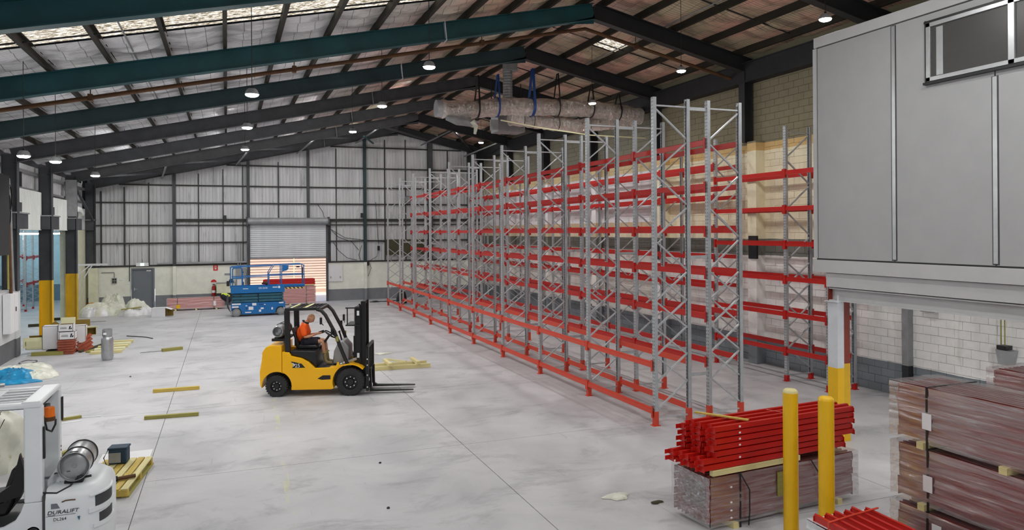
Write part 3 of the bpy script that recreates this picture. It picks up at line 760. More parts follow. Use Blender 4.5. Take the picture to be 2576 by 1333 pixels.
def frame(rack, x, y, mirror, red=True, key=None):
    key = (mirror, red)
    fr = bpy.data.objects.new('upright_frame', None); COL.objects.link(fr); fr.parent = rack; fr.location = (x, y, 0); fr.empty_display_size = .1
    if key not in proto:
        pr = []
        pr.append((post_mb(1).build('post', 'post', fr), (0, 0, 0))); pr.append((post_mb(-1).build('post', 'post', fr), (DA, 0, 0)))
        for a, b in frame_nodes(mirror):
            pr.append((MB().bar((a[0], 0, a[1]), (b[0], 0, b[1]), .045, .028).build('brace', 'galv', fr), (0, 0, 0)))
        for z in (.16, HT - .17): pr.append((MB().bar((.02, 0, z), (DA - .02, 0, z), .045, .03).build('brace', 'galv', fr), (0, 0, 0)))
        for xx in (0, DA):
            ft = MB().box(-.085, .085, -.075, .075, 0, .008).box(-.045, .045, -.056, .056, 0, .3 if red else .16)
            pr.append((ft.build('foot', 'redA' if red else 'red', fr), (xx, 0, 0)))
        for o, l in pr: o.location = l
        proto[key] = [o for o, l in pr]
    else:
        for o in proto[key]: inst(o, fr)
    return fr
def beam_mb(L, h=.12):
    mb = MB().box(-.025, .025, .05, L - .05, 0, h - .03).box(-.01, .025, .05, L - .05, h - .03, h)
    for y in (.052, L - .058): mb.box(-.04, .03, y - .006 if y < 1 else y, y if y < 1 else y + .006, -.08, h + .04)
    for y0, y1 in ((-.0, .055), (L - .055, L)): mb.box(-.038, -.03, y0, y1, -.08, h + .04)
    return mb
bp = {}
def beam(rack, x, y, z, side, L=BAY, mat='red'):
    k = (round(L, 2), mat)
    if k not in bp: o = beam_mb(L).build('beam', mat, rack); bp[k] = o
    else: o = inst(bp[k], rack)
    o.location = (x - .04 * side, y + (0 if side > 0 else L), z - .12); o.rotation_euler = (0, 0, 0 if side > 0 else pi)
ra = thing('pallet_rack', 'long grey pallet rack row nearest the open floor, red beams only near the ground', 'pallet rack', (0, 0, 0), 0, None)
for i in range(10): frame(ra, XA, Y0 + BAY * i, False)
for i in range(9):
    for z in (.36, 1.33):
        beam(ra, XA, Y0 + BAY * i, z, 1, mat='redA'); beam(ra, XA + DA, Y0 + BAY * i, z, -1, mat='redA')
rb = thing('pallet_rack', 'middle pallet rack row with six levels of red beams behind the front row', 'pallet rack', (0, 0, 0), 0, None)
for i in range(10): frame(rb, XB, Y0 + BAY * i, True, red=True)
for i in range(9):
    for z in (1.32, 2.29, 3.23, 4.14, 5.10, 6.05):
        beam(rb, XB, Y0 + BAY * i, z, 1); beam(rb, XB + DA, Y0 + BAY * i, z, -1)
for i in range(10):
    for z in (1.0, 3.51, 6.69): MB().box(XA + DA + .03, XB - .03, Y0 + BAY * i - .02, Y0 + BAY * i + .02, z - .035, z + .035).build('row_spacer', 'galv', ra)
rc = thing('pallet_rack', 'pallet rack row against the cream block wall, passing behind the grey office box', 'pallet rack', (0, 0, 0), 0, None)
for k in range(-1, 9): frame(rc, XC, YC + BAY * k, True, red=False)
frame(rc, XC, YC - BAY - 1.49, True, red=False)
for k in range(-1, 8):
    for z in ((.89, 1.87, 2.82, 3.76, 4.71, 5.68) if k < 0 else (1.4, 2.4, 3.3, 4.22, 5.17, 6.13)):
        beam(rc, XC, YC + BAY * k, z, 1); beam(rc, XC + DA, YC + BAY * k, z, -1)
for z in (.89, 1.87, 2.82, 3.76, 4.71, 5.68):
    beam(rc, XC, YC - BAY - 1.49, z, 1, 1.49); beam(rc, XC + DA, YC - BAY - 1.49, z, -1, 1.49)
# rack seen in the side bay
rs = thing('pallet_rack', 'grey pallet rack frames in the blue-lit side bay beyond the columns', 'pallet rack', (-10.8, 45.4, 0), 0, None)
for (x, y) in ((0, 0), (0, 1.6), (0, 3.4)):
    o = frame(rs, x, y, False, red=False); o.scale = (1, 1, .62)
for z in (1.5, 2.9): beam(rs, 0, 0, z, 1, 1.6); beam(rs, DA, 0, z, -1, 1.6); beam(rs, 0, 1.6, z, 1, 1.8); beam(rs, DA, 1.6, z, -1, 1.8)

# ------------------------------------------------------------------ elevated office
of = thing('office_box', 'grey panelled office box raised on steel beams at the right', 'office')
OX = 10.9; YF = 11.3; YE = -3.0
def otop(y): return 7.86
panY = [11.3, 9.47, 7.66, 5.85, 4.04, 2.2, .4, -1.4, -3.0]
for i in range(len(panY) - 1):
    a, b = panY[i + 1] + .012, panY[i] - .012
    if i == 1: parts = ((3.52, 7.66, 8.82, b), (3.52, 6.52, a, 8.82), (7.52, 7.66, a, 8.82))
    elif i in (2,): parts = ((3.52, 6.52, a, b), (7.52, 7.66, a, b))
    else: parts = ((3.52, 7.66, a, b),)
    mb = MB()
    for z0, z1, y0, y1 in parts: mb.box(OX, OX + .06, y0, y1, z0, z1)
    mb.build('wall_panel', 'office', of)
    if i: 
        z1 = 7.64 if i < 2 else 6.4
        MB().box(OX - .012, OX + .01, panY[i] - .035, panY[i] + .035, 3.55, z1).build('joint_strip', 'alu', of); MB().box(OX - .004, OX + .03, panY[i] - .055, panY[i] + .055, 3.53, z1 + .01).build('joint_recess', 'seam', of)
MB().box(OX, 15.0, YF - .06, YF, 3.52, 7.66).build('end_panel', 'office', of)
MB().box(OX - .03, OX + .02, YF - .05, YF + .03, 3.52, 7.66).build('corner_trim', 'office2', of)
MB().box(OX - .02, 15.0, YE, YF + .02, 7.68, 7.88).build('roof_edge', 'office2', of, bevel=.008)
MB().box(OX + .02, 15.0, YE, YF, 3.49, 3.52).build('floor_seam', 'seam', of)
MB().box(OX - .06, 15.0, YE, YF + .02, 3.25, 3.49).build('floor_channel', 'office2', of, bevel=.006)
MB().box(OX + .0, 15.0, YE, YF - .25, 2.97, 3.24).build('edge_board', 'office2', of, bevel=.006)
MB().ibeam((OX + .12, YE, 2.83), (OX + .12, YF - .3, 2.83), .25, .2, .02, .014).build('support_beam', 'office2', of)
MB().box(OX + .01, OX + .23, YF - .3, YF - .285, 2.7, 2.96).build('beam_end', 'oxide', of)
MB().ibeam((OX + .24, YF - .42, 2.83), (15.0, YF - .42, 2.83), .25, .2, .02, .014).build('cross_beam', 'oxide', of)
MB().box(OX + .3, 15.3, YE, YF - .6, 2.93, 2.96).build('soffit', 'seam', of)
wn = thing('window_strip', '', None); bpy.data.objects.remove(wn)
wf = MB()
y0, y1, z0, z1 = 5.9, 8.80, 6.53, 7.5
wf.box(OX - .05, OX + .04, y0, y1, z1 - .07, z1).box(OX - .05, OX + .04, y0, y1, z0, z0 + .07).box(OX - .05, OX + .04, y1 - .08, y1, z0, z1).box(OX - .05, OX + .04, 7.33, 7.43, z0, z1).box(OX - .05, OX + .04, y0, y0 + .08, z0, z1)
w1 = wf.build('window_frame', 'alu', of, bevel=.006)
MB().box(OX - .02, OX - .012, 7.43, 8.72, z0 + .07, z1 - .07).build('pane', 'glass', w1); MB().box(OX - .02, OX - .012, 5.98, 7.33, z0 + .07, z1 - .07).build('pane', 'glass', w1)
MB().box(OX - .035, OX + .03, 8.83, 8.81, z0 - .05, z1 + .05).box(OX - .04, OX + .03, y0, 8.84, z1, z1 + .04).box(OX - .07, OX + .03, y0, 8.84, z0 - .05, z0 - .01).build('window_seal', 'black', of)
MB().box(OX - .03, OX - .022, 8.5, 8.62, z0 + .08, z1 - .1).build('sliding_stile', 'alu', w1)
MB().box(13.5, 13.6, YE, YF - .1, 3.55, 7.6).build('inner_wall', 'office', of); MB().box(OX + .1, 13.5, YE, YF - .1, 3.53, 3.55).build('inner_floor', 'seam', of)
cl = thing('office_column', 'white steel column with red-brown side and yellow foot under the office corner', 'column', (OX + .13, YF - .42, 0))
def hs(z0, z1): return MB().box(-.15, -.13, -.13, .13, z0, z1), MB().box(.13, .15, -.13, .13, z0, z1).box(-.13, .13, -.008, .008, z0, z1)
# H column: flange towards the hall is white, the web side red-brown
MB().box(-.14, .02, -.12, -.10, 1.42, 2.70).build('flange', 'whitep', cl)
MB().box(-.14, -.125, -.10, .12, 1.42, 2.70).build('flange', 'whitep', cl)
MB().box(.02, .17, -.12, .12, 1.5, 2.70).build('web', 'oxide', cl)
MB().box(-.145, .02, -.125, .125, 0, 1.42).build('painted_foot', 'yellow', cl, bevel=.004); MB().box(.02, .175, -.122, .122, 0, 1.5).build('painted_foot', 'ochre', cl, bevel=.004)
MB().box(-.2, .22, -.16, .16, 2.69, 2.705).cyl((-.1, -.1, 2.70), (-.1, -.1, 2.82), .02, 8).build('cap_plate', 'whitep', cl)
# fittings on the block wall under the office
el = thing('emergency_light', 'small white emergency light fitting high on the wall under the office', 'light', (15.24, 12.35, 2.24))
MB().cb((0, 0, 0), (.1, .42, .12)).build('fitting', 'carton', el, bevel=.01); MB().cb((-.01, 0, -.08), (.06, .34, .04)).build('diffuser', 'galvdull', el)
gh = thing('grey_hopper', 'dark funnel with grey body hanging on the wall at the right edge', 'funnel', (15.1, 10.4, 1.55))
MB().prism([(-.16, 0), (.16, 0), (.10, -.3), (-.10, -.3)], -.12, .12, 'yz').build('body', 'galvdull', gh); MB().cb((0, .05, .05), (.2, .2, .08)).build('rim', 'black', gh)
MB().cyl((0, .12, .1), (0, .12, .95), .012, 6).cyl((0, .04, .1), (0, .04, .95), .012, 6).build('cable', 'timber3', gh)

# ------------------------------------------------------------------ bollards
def bollard(x, y, lab):
    b = thing('bollard', lab, 'bollard', (x, y, 0), 0, 'yellow protection posts')
    MB().cyl((0, 0, .01), (0, 0, 1.96), .095, 28, cap=False).build('post', 'yellow', b, smooth=True)
    MB().lathe([(.095, 1.96), (.09, 1.985), (.07, 2.005), (.0, 2.015)], n=28).build('cap', 'timber' if 'left' in lab else 'yellow', b, smooth=True)
    MB().cb((0, 0, .006), (.3, .3, .012)).build('base_plate', 'ochre', b)
bollard(6.86, 7.58, 'left yellow bollard, standing in front of the red beam stack'); bollard(6.95, 7.06, 'right yellow bollard, in front of the office column')

# ------------------------------------------------------------------ red beam bundles
LB = 2.66
def sbeam(h=.1, w=.05):
    mb = MB().box(0, LB, -w / 2, w / 2, 0, h - .012).box(0, LB, -w / 2, w * .1, h - .012, h)
    for x, s in ((0, -1), (LB, 1)):
        mb.box(x - .004, x + .004, -w / 2 - .012, w / 2 + .02, -.02, h - .02); mb.box(min(x, x + s * .07), max(x, x + s * .07), w / 2 + .012, w / 2 + .018, -.016, h - .024)
    return mb
sb_red = None
from mathutils import noise as mnoise
def film_box(x0, x1, y0, y1, z0, z1, name, mat, par, seed=1, amp=.017):
    def d(u, v, o, ku=1.1, kv=13):
        return amp * (mnoise.noise(Vector((u * ku + o, v * kv, seed * 3.1))) + .6 * mnoise.noise(Vector((u * ku * 2.3, v * kv * 2.1 + u * 1.5, seed * 7.7 + o))) + .5)
    nx, nz = 46, 44; mb = MB(); r = .03
    for sg, yy in ((-1, y0), (1, y1)):
        mb.grid(nx, nz if sg < 0 else 8, lambda u, v: (x0 + u * (x1 - x0), yy + sg * d(x0 + u * (x1 - x0), z0 + v * (z1 - z0), sg), z0 + v * (z1 - z0)))
    for sg, xx in ((-1, x0), (1, x1)):
        mb.grid(12, 30, lambda u, v: (xx + sg * d(u * (y1 - y0), z0 + v * (z1 - z0), 5 + sg, 2, 12), y0 + u * (y1 - y0), z0 + v * (z1 - z0)))
    mb.grid(30, 10, lambda u, v: (x0 + u * (x1 - x0), y0 + v * (y1 - y0), z1 + d(x0 + u * (x1 - x0), v, 9, 2, 5)))
    return mb.build(name, mat, par, smooth=True)
def bundle(label, loc, rz, mat='wrapred', film='film', rows=6, cols=9, z0=.1, group=None, cat='beam bundle', hb=.105, wb_=.085, tags=(), seed=1, foot='timber'):
    b = thing('wrapped_beam_bundle', label, cat, loc, rz, group)
    pb_ = sbeam().build('beam', mat, b); f = True
    for r in range(rows):
        for c in range(cols):
            if 0 < c < cols - 1 and 0 < r < rows - 1: continue
            jx = random.uniform(-.02, .02)
            l = (jx, .07 + c * wb_, z0 + r * hb)
            if f: pb_.location = l; f = False
            else: inst(pb_, b, l)
    Wd = .14 + (cols - 1) * wb_
    for x in (.3, 1.3, 2.3): MB().box(x, x + .09, -.02, Wd + .02, 0, z0 - .02).build('bearer', foot, b)
    film_box(-.09, LB + .09, .0, Wd, z0 - .03, z0 + rows * hb + .01, 'stretch_wrap', film, b, seed)
    for x in (.42, LB - .45):
        MB().box(x, x + .025, -.012, -.004, 0, z0 + rows * hb + .02).box(x, x + .025, -.012, Wd + .01, z0 + rows * hb + .015, z0 + rows * hb + .022).build('strap', 'black', b)
    for (x, z) in tags: MB().box(x, x + .12, -.022, -.016, z, z + .19).build('paper_label', 'decal', b, label='white paper delivery label')
    return b
# left bundle by the bollards
AZ = math.atan2(.18, 2.62)
b1 = bundle('wrapped bundle of red rack beams under the loose stack behind the yellow posts', (6.13, 8.2, 0), AZ, rows=6, cols=9, seed=3)
MB().box(1.10, 1.28, -.035, -.02, .32, .66).build('paper_tag', 'timber3', b1, label='yellow-green card tag')
for x, z in ((.25, .25), (.25, .36), (.25, .57), (.25, .15)): MB().box(x, x + .03, -.02, -.01, z, z + .02).build('tape_dot', 'decal', b1)
def bar_thing(name, lab, cat, c, L, w, h, rz, mat, group=None):
    o = MB().cb((0, 0, h / 2), (L, w, h)).build(name, mat, None, bevel=.003); o.location = c; o.rotation_euler = (0, 0, rz); return tag(o, lab, cat, group)
ax = Vector((cos(AZ), sin(AZ), 0)); ay = Vector((-sin(AZ), cos(AZ), 0)); O1 = Vector((6.13, 8.2, .765))
def on(u, v, w): return O1 + ax * u + ay * v + Vector((0, 0, w))
bar_thing('timber_bearer', 'long pale timber bearer along the front top edge of the wrapped bundle', 'timber', on(.75, .02, 0), 1.6, .07, .075, AZ, 'timber')
bar_thing('timber_bearer', 'pale timber bearer at the back under the loose red beams', 'timber', on(1.3, .72, 0), 2.6, .07, .075, AZ, 'timber3')
for u, lb in ((.55, 'left short timber block under the loose red beams'), (1.4, 'middle short timber block under the loose red beams'), (2.35, 'right short timber block under the loose red beams')):
    bar_thing('timber_block', lb, 'timber', on(u, .40, 0), .09, .62, .078, AZ, 'timber')
# loose stack: every beam is a thing
proto_b = sbeam(.068, .078).build('rack_beam', 'red', None)
first = True
for r in range(7):
    for c in range(5):
        if r == 6 and c == 4: continue
        u = (-.20 if r < 2 else 0) + random.uniform(-.02, .02) + (c % 2) * .05 - (.03 if c > 2 else 0)
        v = .04 + c * .150 + (.012 if r % 2 else 0); w = .084 + r * .084
        if first: o = proto_b; first = False
        else: o = inst(proto_b)
        o.location = on(u, v, w); o.rotation_euler = (0, 0, AZ + random.uniform(-.002, .002))
        tag(o, 'loose red steel rack beam in the stack on timbers behind the yellow posts', 'rack beam', 'loose red beams stacked behind the yellow posts')
for r in (1, 3, 4, 5, 6): MB().box(.42, .45, -.006, -.001, .02, .045).build('spacer_block', 'decal', None, loc=on(0, .0, .084 + r * .084)); o = COL.objects['spacer_block' + ('' if r == 1 else '.%03d' % ((3, 4, 5, 6).index(r) + 1))]; o.rotation_euler = (0, 0, AZ); tag(o, 'small white spacer end between the loose red beams', 'spacer', 'white spacer ends in the loose beam stack')
bar_thing('timber_strip', 'thin orange-tan timber strip lying across the top of the loose red beams', 'timber', on(.42, .36, .675), .06, .78, .02, AZ + .5, 'timber2')
st = MB().tube([on(1.25, .33, .69), on(1.3, .1, .70), on(1.33, -.03, .66), on(1.34, -.05, .6)], .006, 5).build('cut_strap', 'wrappink'); tag(st, 'cut pink strap end lying on the loose red beams', 'strap')
st = MB().tube([on(.4, -.04, 0), on(.55, -.06, -.25), on(.56, -.05, -.55), on(.54, -.05, -.74)], .01, 6).build('hanging_strap', 'black'); tag(st, 'black strap hanging down the left part of the wrapped bundle', 'strap')
st = MB().tube([on(1.75, -.03, -.02), on(1.9, -.05, -.25), on(1.95, -.05, -.6)], .01, 6).build('hanging_strap', 'black'); tag(st, 'black strap hanging down the wrapped bundle between the yellow posts', 'strap')
# right tall stack of three bundles
for i, (z, lb) in enumerate(((1.47, 'topmost film-wrapped bundle of red beams in the tall stack at the right edge'), (.735, 'middle film-wrapped bundle of red beams in the tall stack at the right edge'), (0, 'lowest film-wrapped bundle of red beams in the tall stack at the right edge'))):
    bundle(lb, (7.69 + (.0, .01, 0)[i], 6.68, z), -pi / 2, rows=6, cols=9, group='tall stack of wrapped bundles at the right edge', tags=((.38, .25),) if i < 2 else ((.5, .45),), seed=10 + i)
# mirror: the visible long face is local -y, which faces -X after turning
bundle('dark wrapped beam bundle behind the tall stack at the right edge', (9.6, 6.8, 1.47), -pi / 2, mat='wrapred', seed=20, cols=9)
bundle('lower dark wrapped bundle hidden behind the tall stack', (9.6, 6.8, .735), -pi / 2, mat='wrapred', seed=21)
bundle('lowest dark wrapped bundle hidden behind the tall stack', (9.6, 6.8, 0), -pi / 2, mat='wrapred', seed=22)
# near open pack at the bottom edge
npk = bundle('white-wrapped base pack of red beams at the bottom edge beside the tall stack', (6.42, 6.75, 0), -pi / 2 - .06, film='filmwhite', rows=5, cols=10, seed=30)
first = True
pb2 = sbeam(.085, .06).build('rack_beam', 'red', None)
for c in range(6):
    a = -pi / 2 - .06; loc = Vector((6.42, 6.75, .64)) + Vector((-sin(a), cos(a), 0)) * (.06 + c * .145) + Vector((cos(a), sin(a), 0)) * ((.0, .02, .0, .01, -.04, .03)[c])
    o = pb2 if c == 0 else inst(pb2); o.location = loc; o.rotation_euler = (0, 0, a)
    tag(o, 'loose red beam on top of the white-wrapped pack at the bottom edge', 'rack beam', 'loose red beams on the white-wrapped pack')
a = -pi / 2 - .06
def npt(u, v, w): return Vector((6.42, 6.75, 0)) + Vector((cos(a), sin(a), 0)) * u + Vector((-sin(a), cos(a), 0)) * v + Vector((0, 0, w))
st = MB().tube([npt(.3, -.02, .3), npt(.28, -.01, .735), npt(.2, .4, .74), npt(.12, .86, .74)], .012, 5).build('binding_strap', 'redA'); tag(st, 'thin strap across the red beams on the white-wrapped pack', 'strap')
o = MB().cyl((0, 0, .025), (.35, .05, .025), .022, 8).build('loose_offcut', 'timber3'); o.location = (8.0, 7.15, 0); tag(o, 'small dark offcut on the floor between the packs', 'offcut')
# far bundles by the back wall
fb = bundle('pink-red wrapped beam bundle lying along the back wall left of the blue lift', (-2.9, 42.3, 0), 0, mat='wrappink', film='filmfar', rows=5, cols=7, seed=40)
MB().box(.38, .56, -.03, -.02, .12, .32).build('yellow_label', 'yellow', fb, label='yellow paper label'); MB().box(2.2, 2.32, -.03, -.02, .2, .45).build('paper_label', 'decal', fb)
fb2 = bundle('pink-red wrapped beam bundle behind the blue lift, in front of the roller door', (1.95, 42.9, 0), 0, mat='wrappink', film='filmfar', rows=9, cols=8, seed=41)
bar_thing('timber_bearer', 'pale timber between the bundles behind the blue lift', 'timber', (3.3, 43.0, 1.08), 2.7, .08, .05, 0, 'timber')
pb3 = sbeam(.1, .06).build('rack_beam', 'red', None); n0 = 0
for r in range(3):
    for c in range(5):
        o = pb3 if n0 == 0 else inst(pb3); n0 += 1; o.location = (1.95 + random.uniform(-.02, .02), 43.0 + c * .13, 1.14 + r * .11)
        tag(o, 'bright red beam on top of the wrapped bundle behind the blue lift', 'rack beam', 'red beams on the bundle behind the blue lift')

# ------------------------------------------------------------------ silver ducts
DY = 24.45
def duct(name, lab, pts, r, mat='duct'):
    t = thing(name, lab, 'duct'); P = [Vector(p) for p in pts]; fine = []; rad = []
    rnd = random.Random(len(pts)); m = 60
    for i in range(m + 1):
        s = i / m * (len(P) - 1); k = min(int(s), len(P) - 2); f = s - k; f = f * f * (3 - 2 * f)
        fine.append(P[k].lerp(P[k + 1], f)); rad.append(r * (1 + .05 * sin(i * 1.3) + rnd.uniform(-.03, .03)))
    o = MB().tube(fine, rad, 28).build('foil_jacket', mat, t, smooth=True)
    for v in o.data.vertices:
        q = v.co * 1.0; n = mnoise.noise(Vector((q.x * 7, q.y * 5, q.z * 5))) * .035 + mnoise.noise(Vector((q.x * 18, q.y * 9, q.z * 9))) * .02
        k = min(range(len(fine)), key=lambda i: abs(fine[i].x - q.x)); d = (q - fine[k]); d.x = 0
        if d.length > .05: v.co += d.normalized() * n
    return t, fine
def zz(x, y, px_): return px_
t1, f1 = duct('insulated_duct', 'upper silver foil duct hung under the roof by straps', [(6.95, DY, 8.35), (7.9, DY, 8.35), (9.3, DY, 8.56), (10.8, DY, 8.62), (12.4, DY, 8.66), (13.6, DY, 8.6), (14.9, DY, 8.5)], .31)
t2, f2 = duct('insulated_duct', 'lower silver-pink foil duct sagging beneath the upper one', [(9.6, DY + .3, 8.2), (11, DY + .3, 8.1), (12.4, DY + .3, 8.04), (13.6, DY + .2, 8.2), (14.6, DY + .2, 8.3)], .25)
MB().tube([(6.75, DY, 8.35), (6.95, DY, 8.35)], .3, 20).build('collar', 'galv', t1, smooth=True)
MB().tube([(7.1, DY - .1, 8.05), (7.5, DY - .1, 7.95), (8.0, DY - .1, 7.9), (8.3, DY - .1, 7.95)], [.1, .16, .14, .03], 10).build('torn_wrap', 'galvdull', t1, smooth=True)
MB().tube([(8.0, DY - .2, 7.95), (8.15, DY - .2, 7.75), (8.1, DY - .2, 7.5)], [.12, .08, .05], 8).build('torn_wrap', 'plastic', t1, smooth=True)
def ring(y, z, x, r, w, mat, par, top=None):
    mb = MB(); n = 22
    pts = [(x + .1 * sin(2 * pi * i / n) * 0, y + r * cos(2 * pi * i / n), z + r * sin(2 * pi * i / n)) for i in range(n)]
    for i in range(n):
        a, b = Vector(pts[i]), Vector(pts[(i + 1) % n]); mb.bar(a, b, w, .012, (a + b) / 2 - Vector((x, y, z)))
    if top:
        mb.bar((x, y + r, z), (x + .05, y + .05, top), .012, w, (1, 0, 0)); mb.bar((x, y - r, z), (x + .05, y - .05, top), .012, w, (1, 0, 0))
    return mb.build('strap', mat, par)
ring(DY, 8.42, 8.25, .34, .06, 'black', t1, 9.6); ring(DY, 8.5, 9.0, .34, .06, 'strapblue', t1, 9.7); ring(DY, 8.6, 10.35, .34, .1, 'strapblue', t1, 10.0)
ring(DY, 8.62, 11.35, .34, .05, 'black', t1, 9.9); ring(DY, 8.66, 12.75, .34, .05, 'black', t1, 9.6); ring(DY, 8.6, 13.9, .35, .05, 'black', t1, 9.3)
for x, z in ((10.1, 8.17), (10.5, 8.14), (11.5, 8.08), (12.8, 8.08), (13.3, 8.15)): ring(DY + .3, z, x, .27, .02, 'black', t2)
bx = thing('air_handling_box', 'grey ventilation box behind the silver duct', 'ventilation unit', (9.9, DY + 1.4, 7.8))
MB().cb((.1, .1, .38), (1.1, .8, .7)).build('casing', 'galvdull', bx, bevel=.02); MB().cb((-.7, -.55, .2), (.3, .08, .4)).build('bracket', 'galvdull', bx)
MB().cyl((-.6, 0, .77), (-.6, 0, 1.9), .02, 6).cyl((.6, 0, .77), (.6, 0, 1.9), .02, 6).build('hanger', 'black_steel', bx)
vd = thing('spiral_duct', 'short vertical spiral duct coming down from the roof peak', 'duct', (9.65, DY + .6, 8.9))
mb = MB(); mb.lathe([(.17 + (.012 if i % 2 else 0), i * .05) for i in range(24)], n=18); mb.build('duct_pipe', 'galvdull', vd, smooth=False)
MB().cb((.1, 0, 1.25), (.45, .4, .35)).build('box', 'galvdull', vd, bevel=.02)
cb = MB().tube([(9.0, DY - .4, 8.0), (10.5, DY - .4, 7.8), (12.5, DY - .4, 7.62), (14.9, DY - .4, 7.6)], .025, 6).build('hanging_cable', 'cartoncream'); tag(cb, 'pale cable drooping below the silver ducts', 'cable')

# ------------------------------------------------------------------ yellow forklift
FK = thing('forklift', 'yellow and black forklift with a man sitting in it, forks lowered', 'forklift', (1.30, 19.62, 0), radians(-18))
def wheel(name, x, y, r, w, hub, mat='rubber', par=FK, hubmat='black', bolts=True, side=-1):
    wv = MB().lathe([(r * .55, -w / 2), (r * .93, -w / 2), (r, -w / 2 + .03), (r, w / 2 - .03), (r * .93, w / 2), (r * .55, w / 2)], (0, 0, 0), 'y', 32)
    n = 26 if mat == 'rubber' else 0
    for i in range(n):
        a = 2 * pi * i / n; c, s = cos(a), sin(a)
        for yy in (-w / 2 + .005, w * .02):
            wv.bar((c * r * .97, yy, s * r * .97), (c * r * .97, yy + w * .46, s * r * .97), r * .13, .035, (c, 0, s))
    o = wv.build(name, mat, par, smooth=False); o.location = (x, y, r)
    h = MB().lathe([(0, side * w * .30), (r * .22, side * w * .36), (r * .28, side * w * .22), (r * .5, side * w * .25), (r * .58, side * w * .5), (r * .6, side * w * .4)], (0, 0, 0), 'y', 24).build('hub', hubmat, o, smooth=True)
    if bolts:
        for i in range(8):
            a = 2 * pi * i / 8; MB().cyl((cos(a) * r * .37, side * w * .22, sin(a) * r * .37), (cos(a) * r * .37, side * w * .34, sin(a) * r * .37), r * .045, 6).build('bolt', 'decal', o)
    return o
for yy, sd in ((-.48, -1), (.48, 1)):
    wheel('rear_wheel', 0.0, yy, .265, .2, 1, side=sd); wheel('front_wheel', 1.82, yy, .34, .24, 1, side=sd)
H = .575
def arc(cx, cz, r, a0, a1, n=8): return [(cx + r * cos(radians(a0 + (a1 - a0) * i / n)), cz + r * sin(radians(a0 + (a1 - a0) * i / n))) for i in range(n + 1)]
# counterweight
cw = [(.13, .62)] + arc(0, .265, .36, 60, 175, 8) + [(-.36, .22), (-.40, .30), (-.41, .62), (-.36, .9), (-.34, 1.12), (-.26, 1.24), (-.14, 1.28), (.13, 1.28)]
MB().prism(cw, -H, H).build('counterweight', 'tyellow', FK, bevel=.05, smooth=True, seg=4)
body = [(.14, .62), (.14, 1.12), (.32, 1.10), (.36, 1.01), (.62, .955), (.80, .85), (.95, .70), (1.47, .715), (1.56, .76)] + arc(1.82, .34, .44, 105, 200, 8) + [(1.35, .165), (.36, .165)] + arc(0, .265, .37, -12, 62, 6)
MB().prism(body, -H, -.30).build('side_panel', 'tyellow', FK, bevel=.012); MB().prism(body, .30, H).build('side_panel', 'tyellow', FK, bevel=.012)
fend = arc(1.82, .34, .46, 45, 110, 8) + arc(1.82, .34, .43, 110, 45, 8)
MB().prism(fend, -H - .01, -.28).build('mudguard', 'tyellow', FK); MB().prism(fend, .28, H + .01).build('mudguard', 'tyellow', FK)
MB().box(.2, 1.7, -.3, .3, .2, .68).box(-.3, .45, -.36, .36, .3, .64).box(1.3, 1.8, -.34, .34, .3, .7).build('chassis', 'black', FK)
MB().box(-.1, .36, -.42, -.2, .2, .24).build('frame_rail', 'black', FK) 
hood = [(.33, 1.10), (.40, 1.02), (.66, .95), (.86, .84), (.97, .72), (.99, 1.0), (.96, 1.12), (.35, 1.14)]
MB().prism(hood, -.53, .53).build('engine_hood', 'black', FK, bevel=.02, smooth=True)
MB().box(.95, 1.55, -.53, .53, .66, .71).build('floor_plate', 'black', FK, bevel=.005)
MB().prism([(1.01, .44), (1.14, .52), (1.33, .52), (1.33, .42), (1.12, .41)], -H - .006, -H + .01).build('step_slot', 'black', FK)
tk = MB().prism([(.36, .88), (.46, .86), (.62, .82), (.71, .72), (.39, .72), (.42, .79)], -H - .006, -H + .01).build('number_badge', 'black', FK)
text('25', .13, (.52, -H - .008, .77), 'decal', tk, ext=.001); MB().prism([(.37, .85), (.43, .83), (.47, .79), (.40, .74), (.43, .79)], -H - .009, -H - .004).build('arrow_mark', 'decal', tk)
MB().prism([(1.46, .71), (1.50, .84), (1.54, .85), (1.57, .72)], -H - .02, -H + .01).build('lifting_lug', 'tyellow', FK, bevel=.004)
# seat
MB().prism([(.45, 1.13), (.92, 1.13), (.95, 1.19), (.90, 1.23), (.50, 1.24), (.44, 1.2)], -.25, .25).build('seat_cushion', 'black', FK, bevel=.03, smooth=True)
MB().prism([(.50, 1.18), (.42, 1.45), (.34, 1.68), (.28, 1.66), (.36, 1.4), (.40, 1.16)], -.23, .23).build('seat_back', 'mastblack', FK, bevel=.04, smooth=True)
# overhead guard
for yy in (-.5, .5):
    MB().bar((.27, yy, 1.05), (.25, yy, 2.14), .08, .13, (1, 0, 0)).build('rear_pillar', 'black', FK, bevel=.01)
    MB().tube([(1.74, yy, .78), (1.60, yy, 1.12), (1.42, yy, 1.6), (1.20, yy, 2.02), (1.10, yy, 2.13), (.98, yy, 2.17)], .045, 10).build('front_pillar', 'black', FK, smooth=True)
    MB().bar((.2, yy, 2.17), (1.05, yy, 2.18), .07, .07).build('roof_rail', 'black', FK, bevel=.01)
for i in range(9): MB().bar((.27 + i * .09, -.5, 2.19), (.27 + i * .09, .5, 2.19), .02, .03).build('roof_bar', 'timber3' if i in (1, 4) else 'mastblack', FK)
MB().box(.2, .28, -.5, .5, 2.13, 2.2).box(1.02, 1.1, -.5, .5, 2.13, 2.2).build('roof_rail', 'black', FK, bevel=.01)
for x in (.33, .68): MB().box(x, x + .05, -.5, .5, 2.205, 2.215).build('timber_look_strip', 'cartoncream', FK)
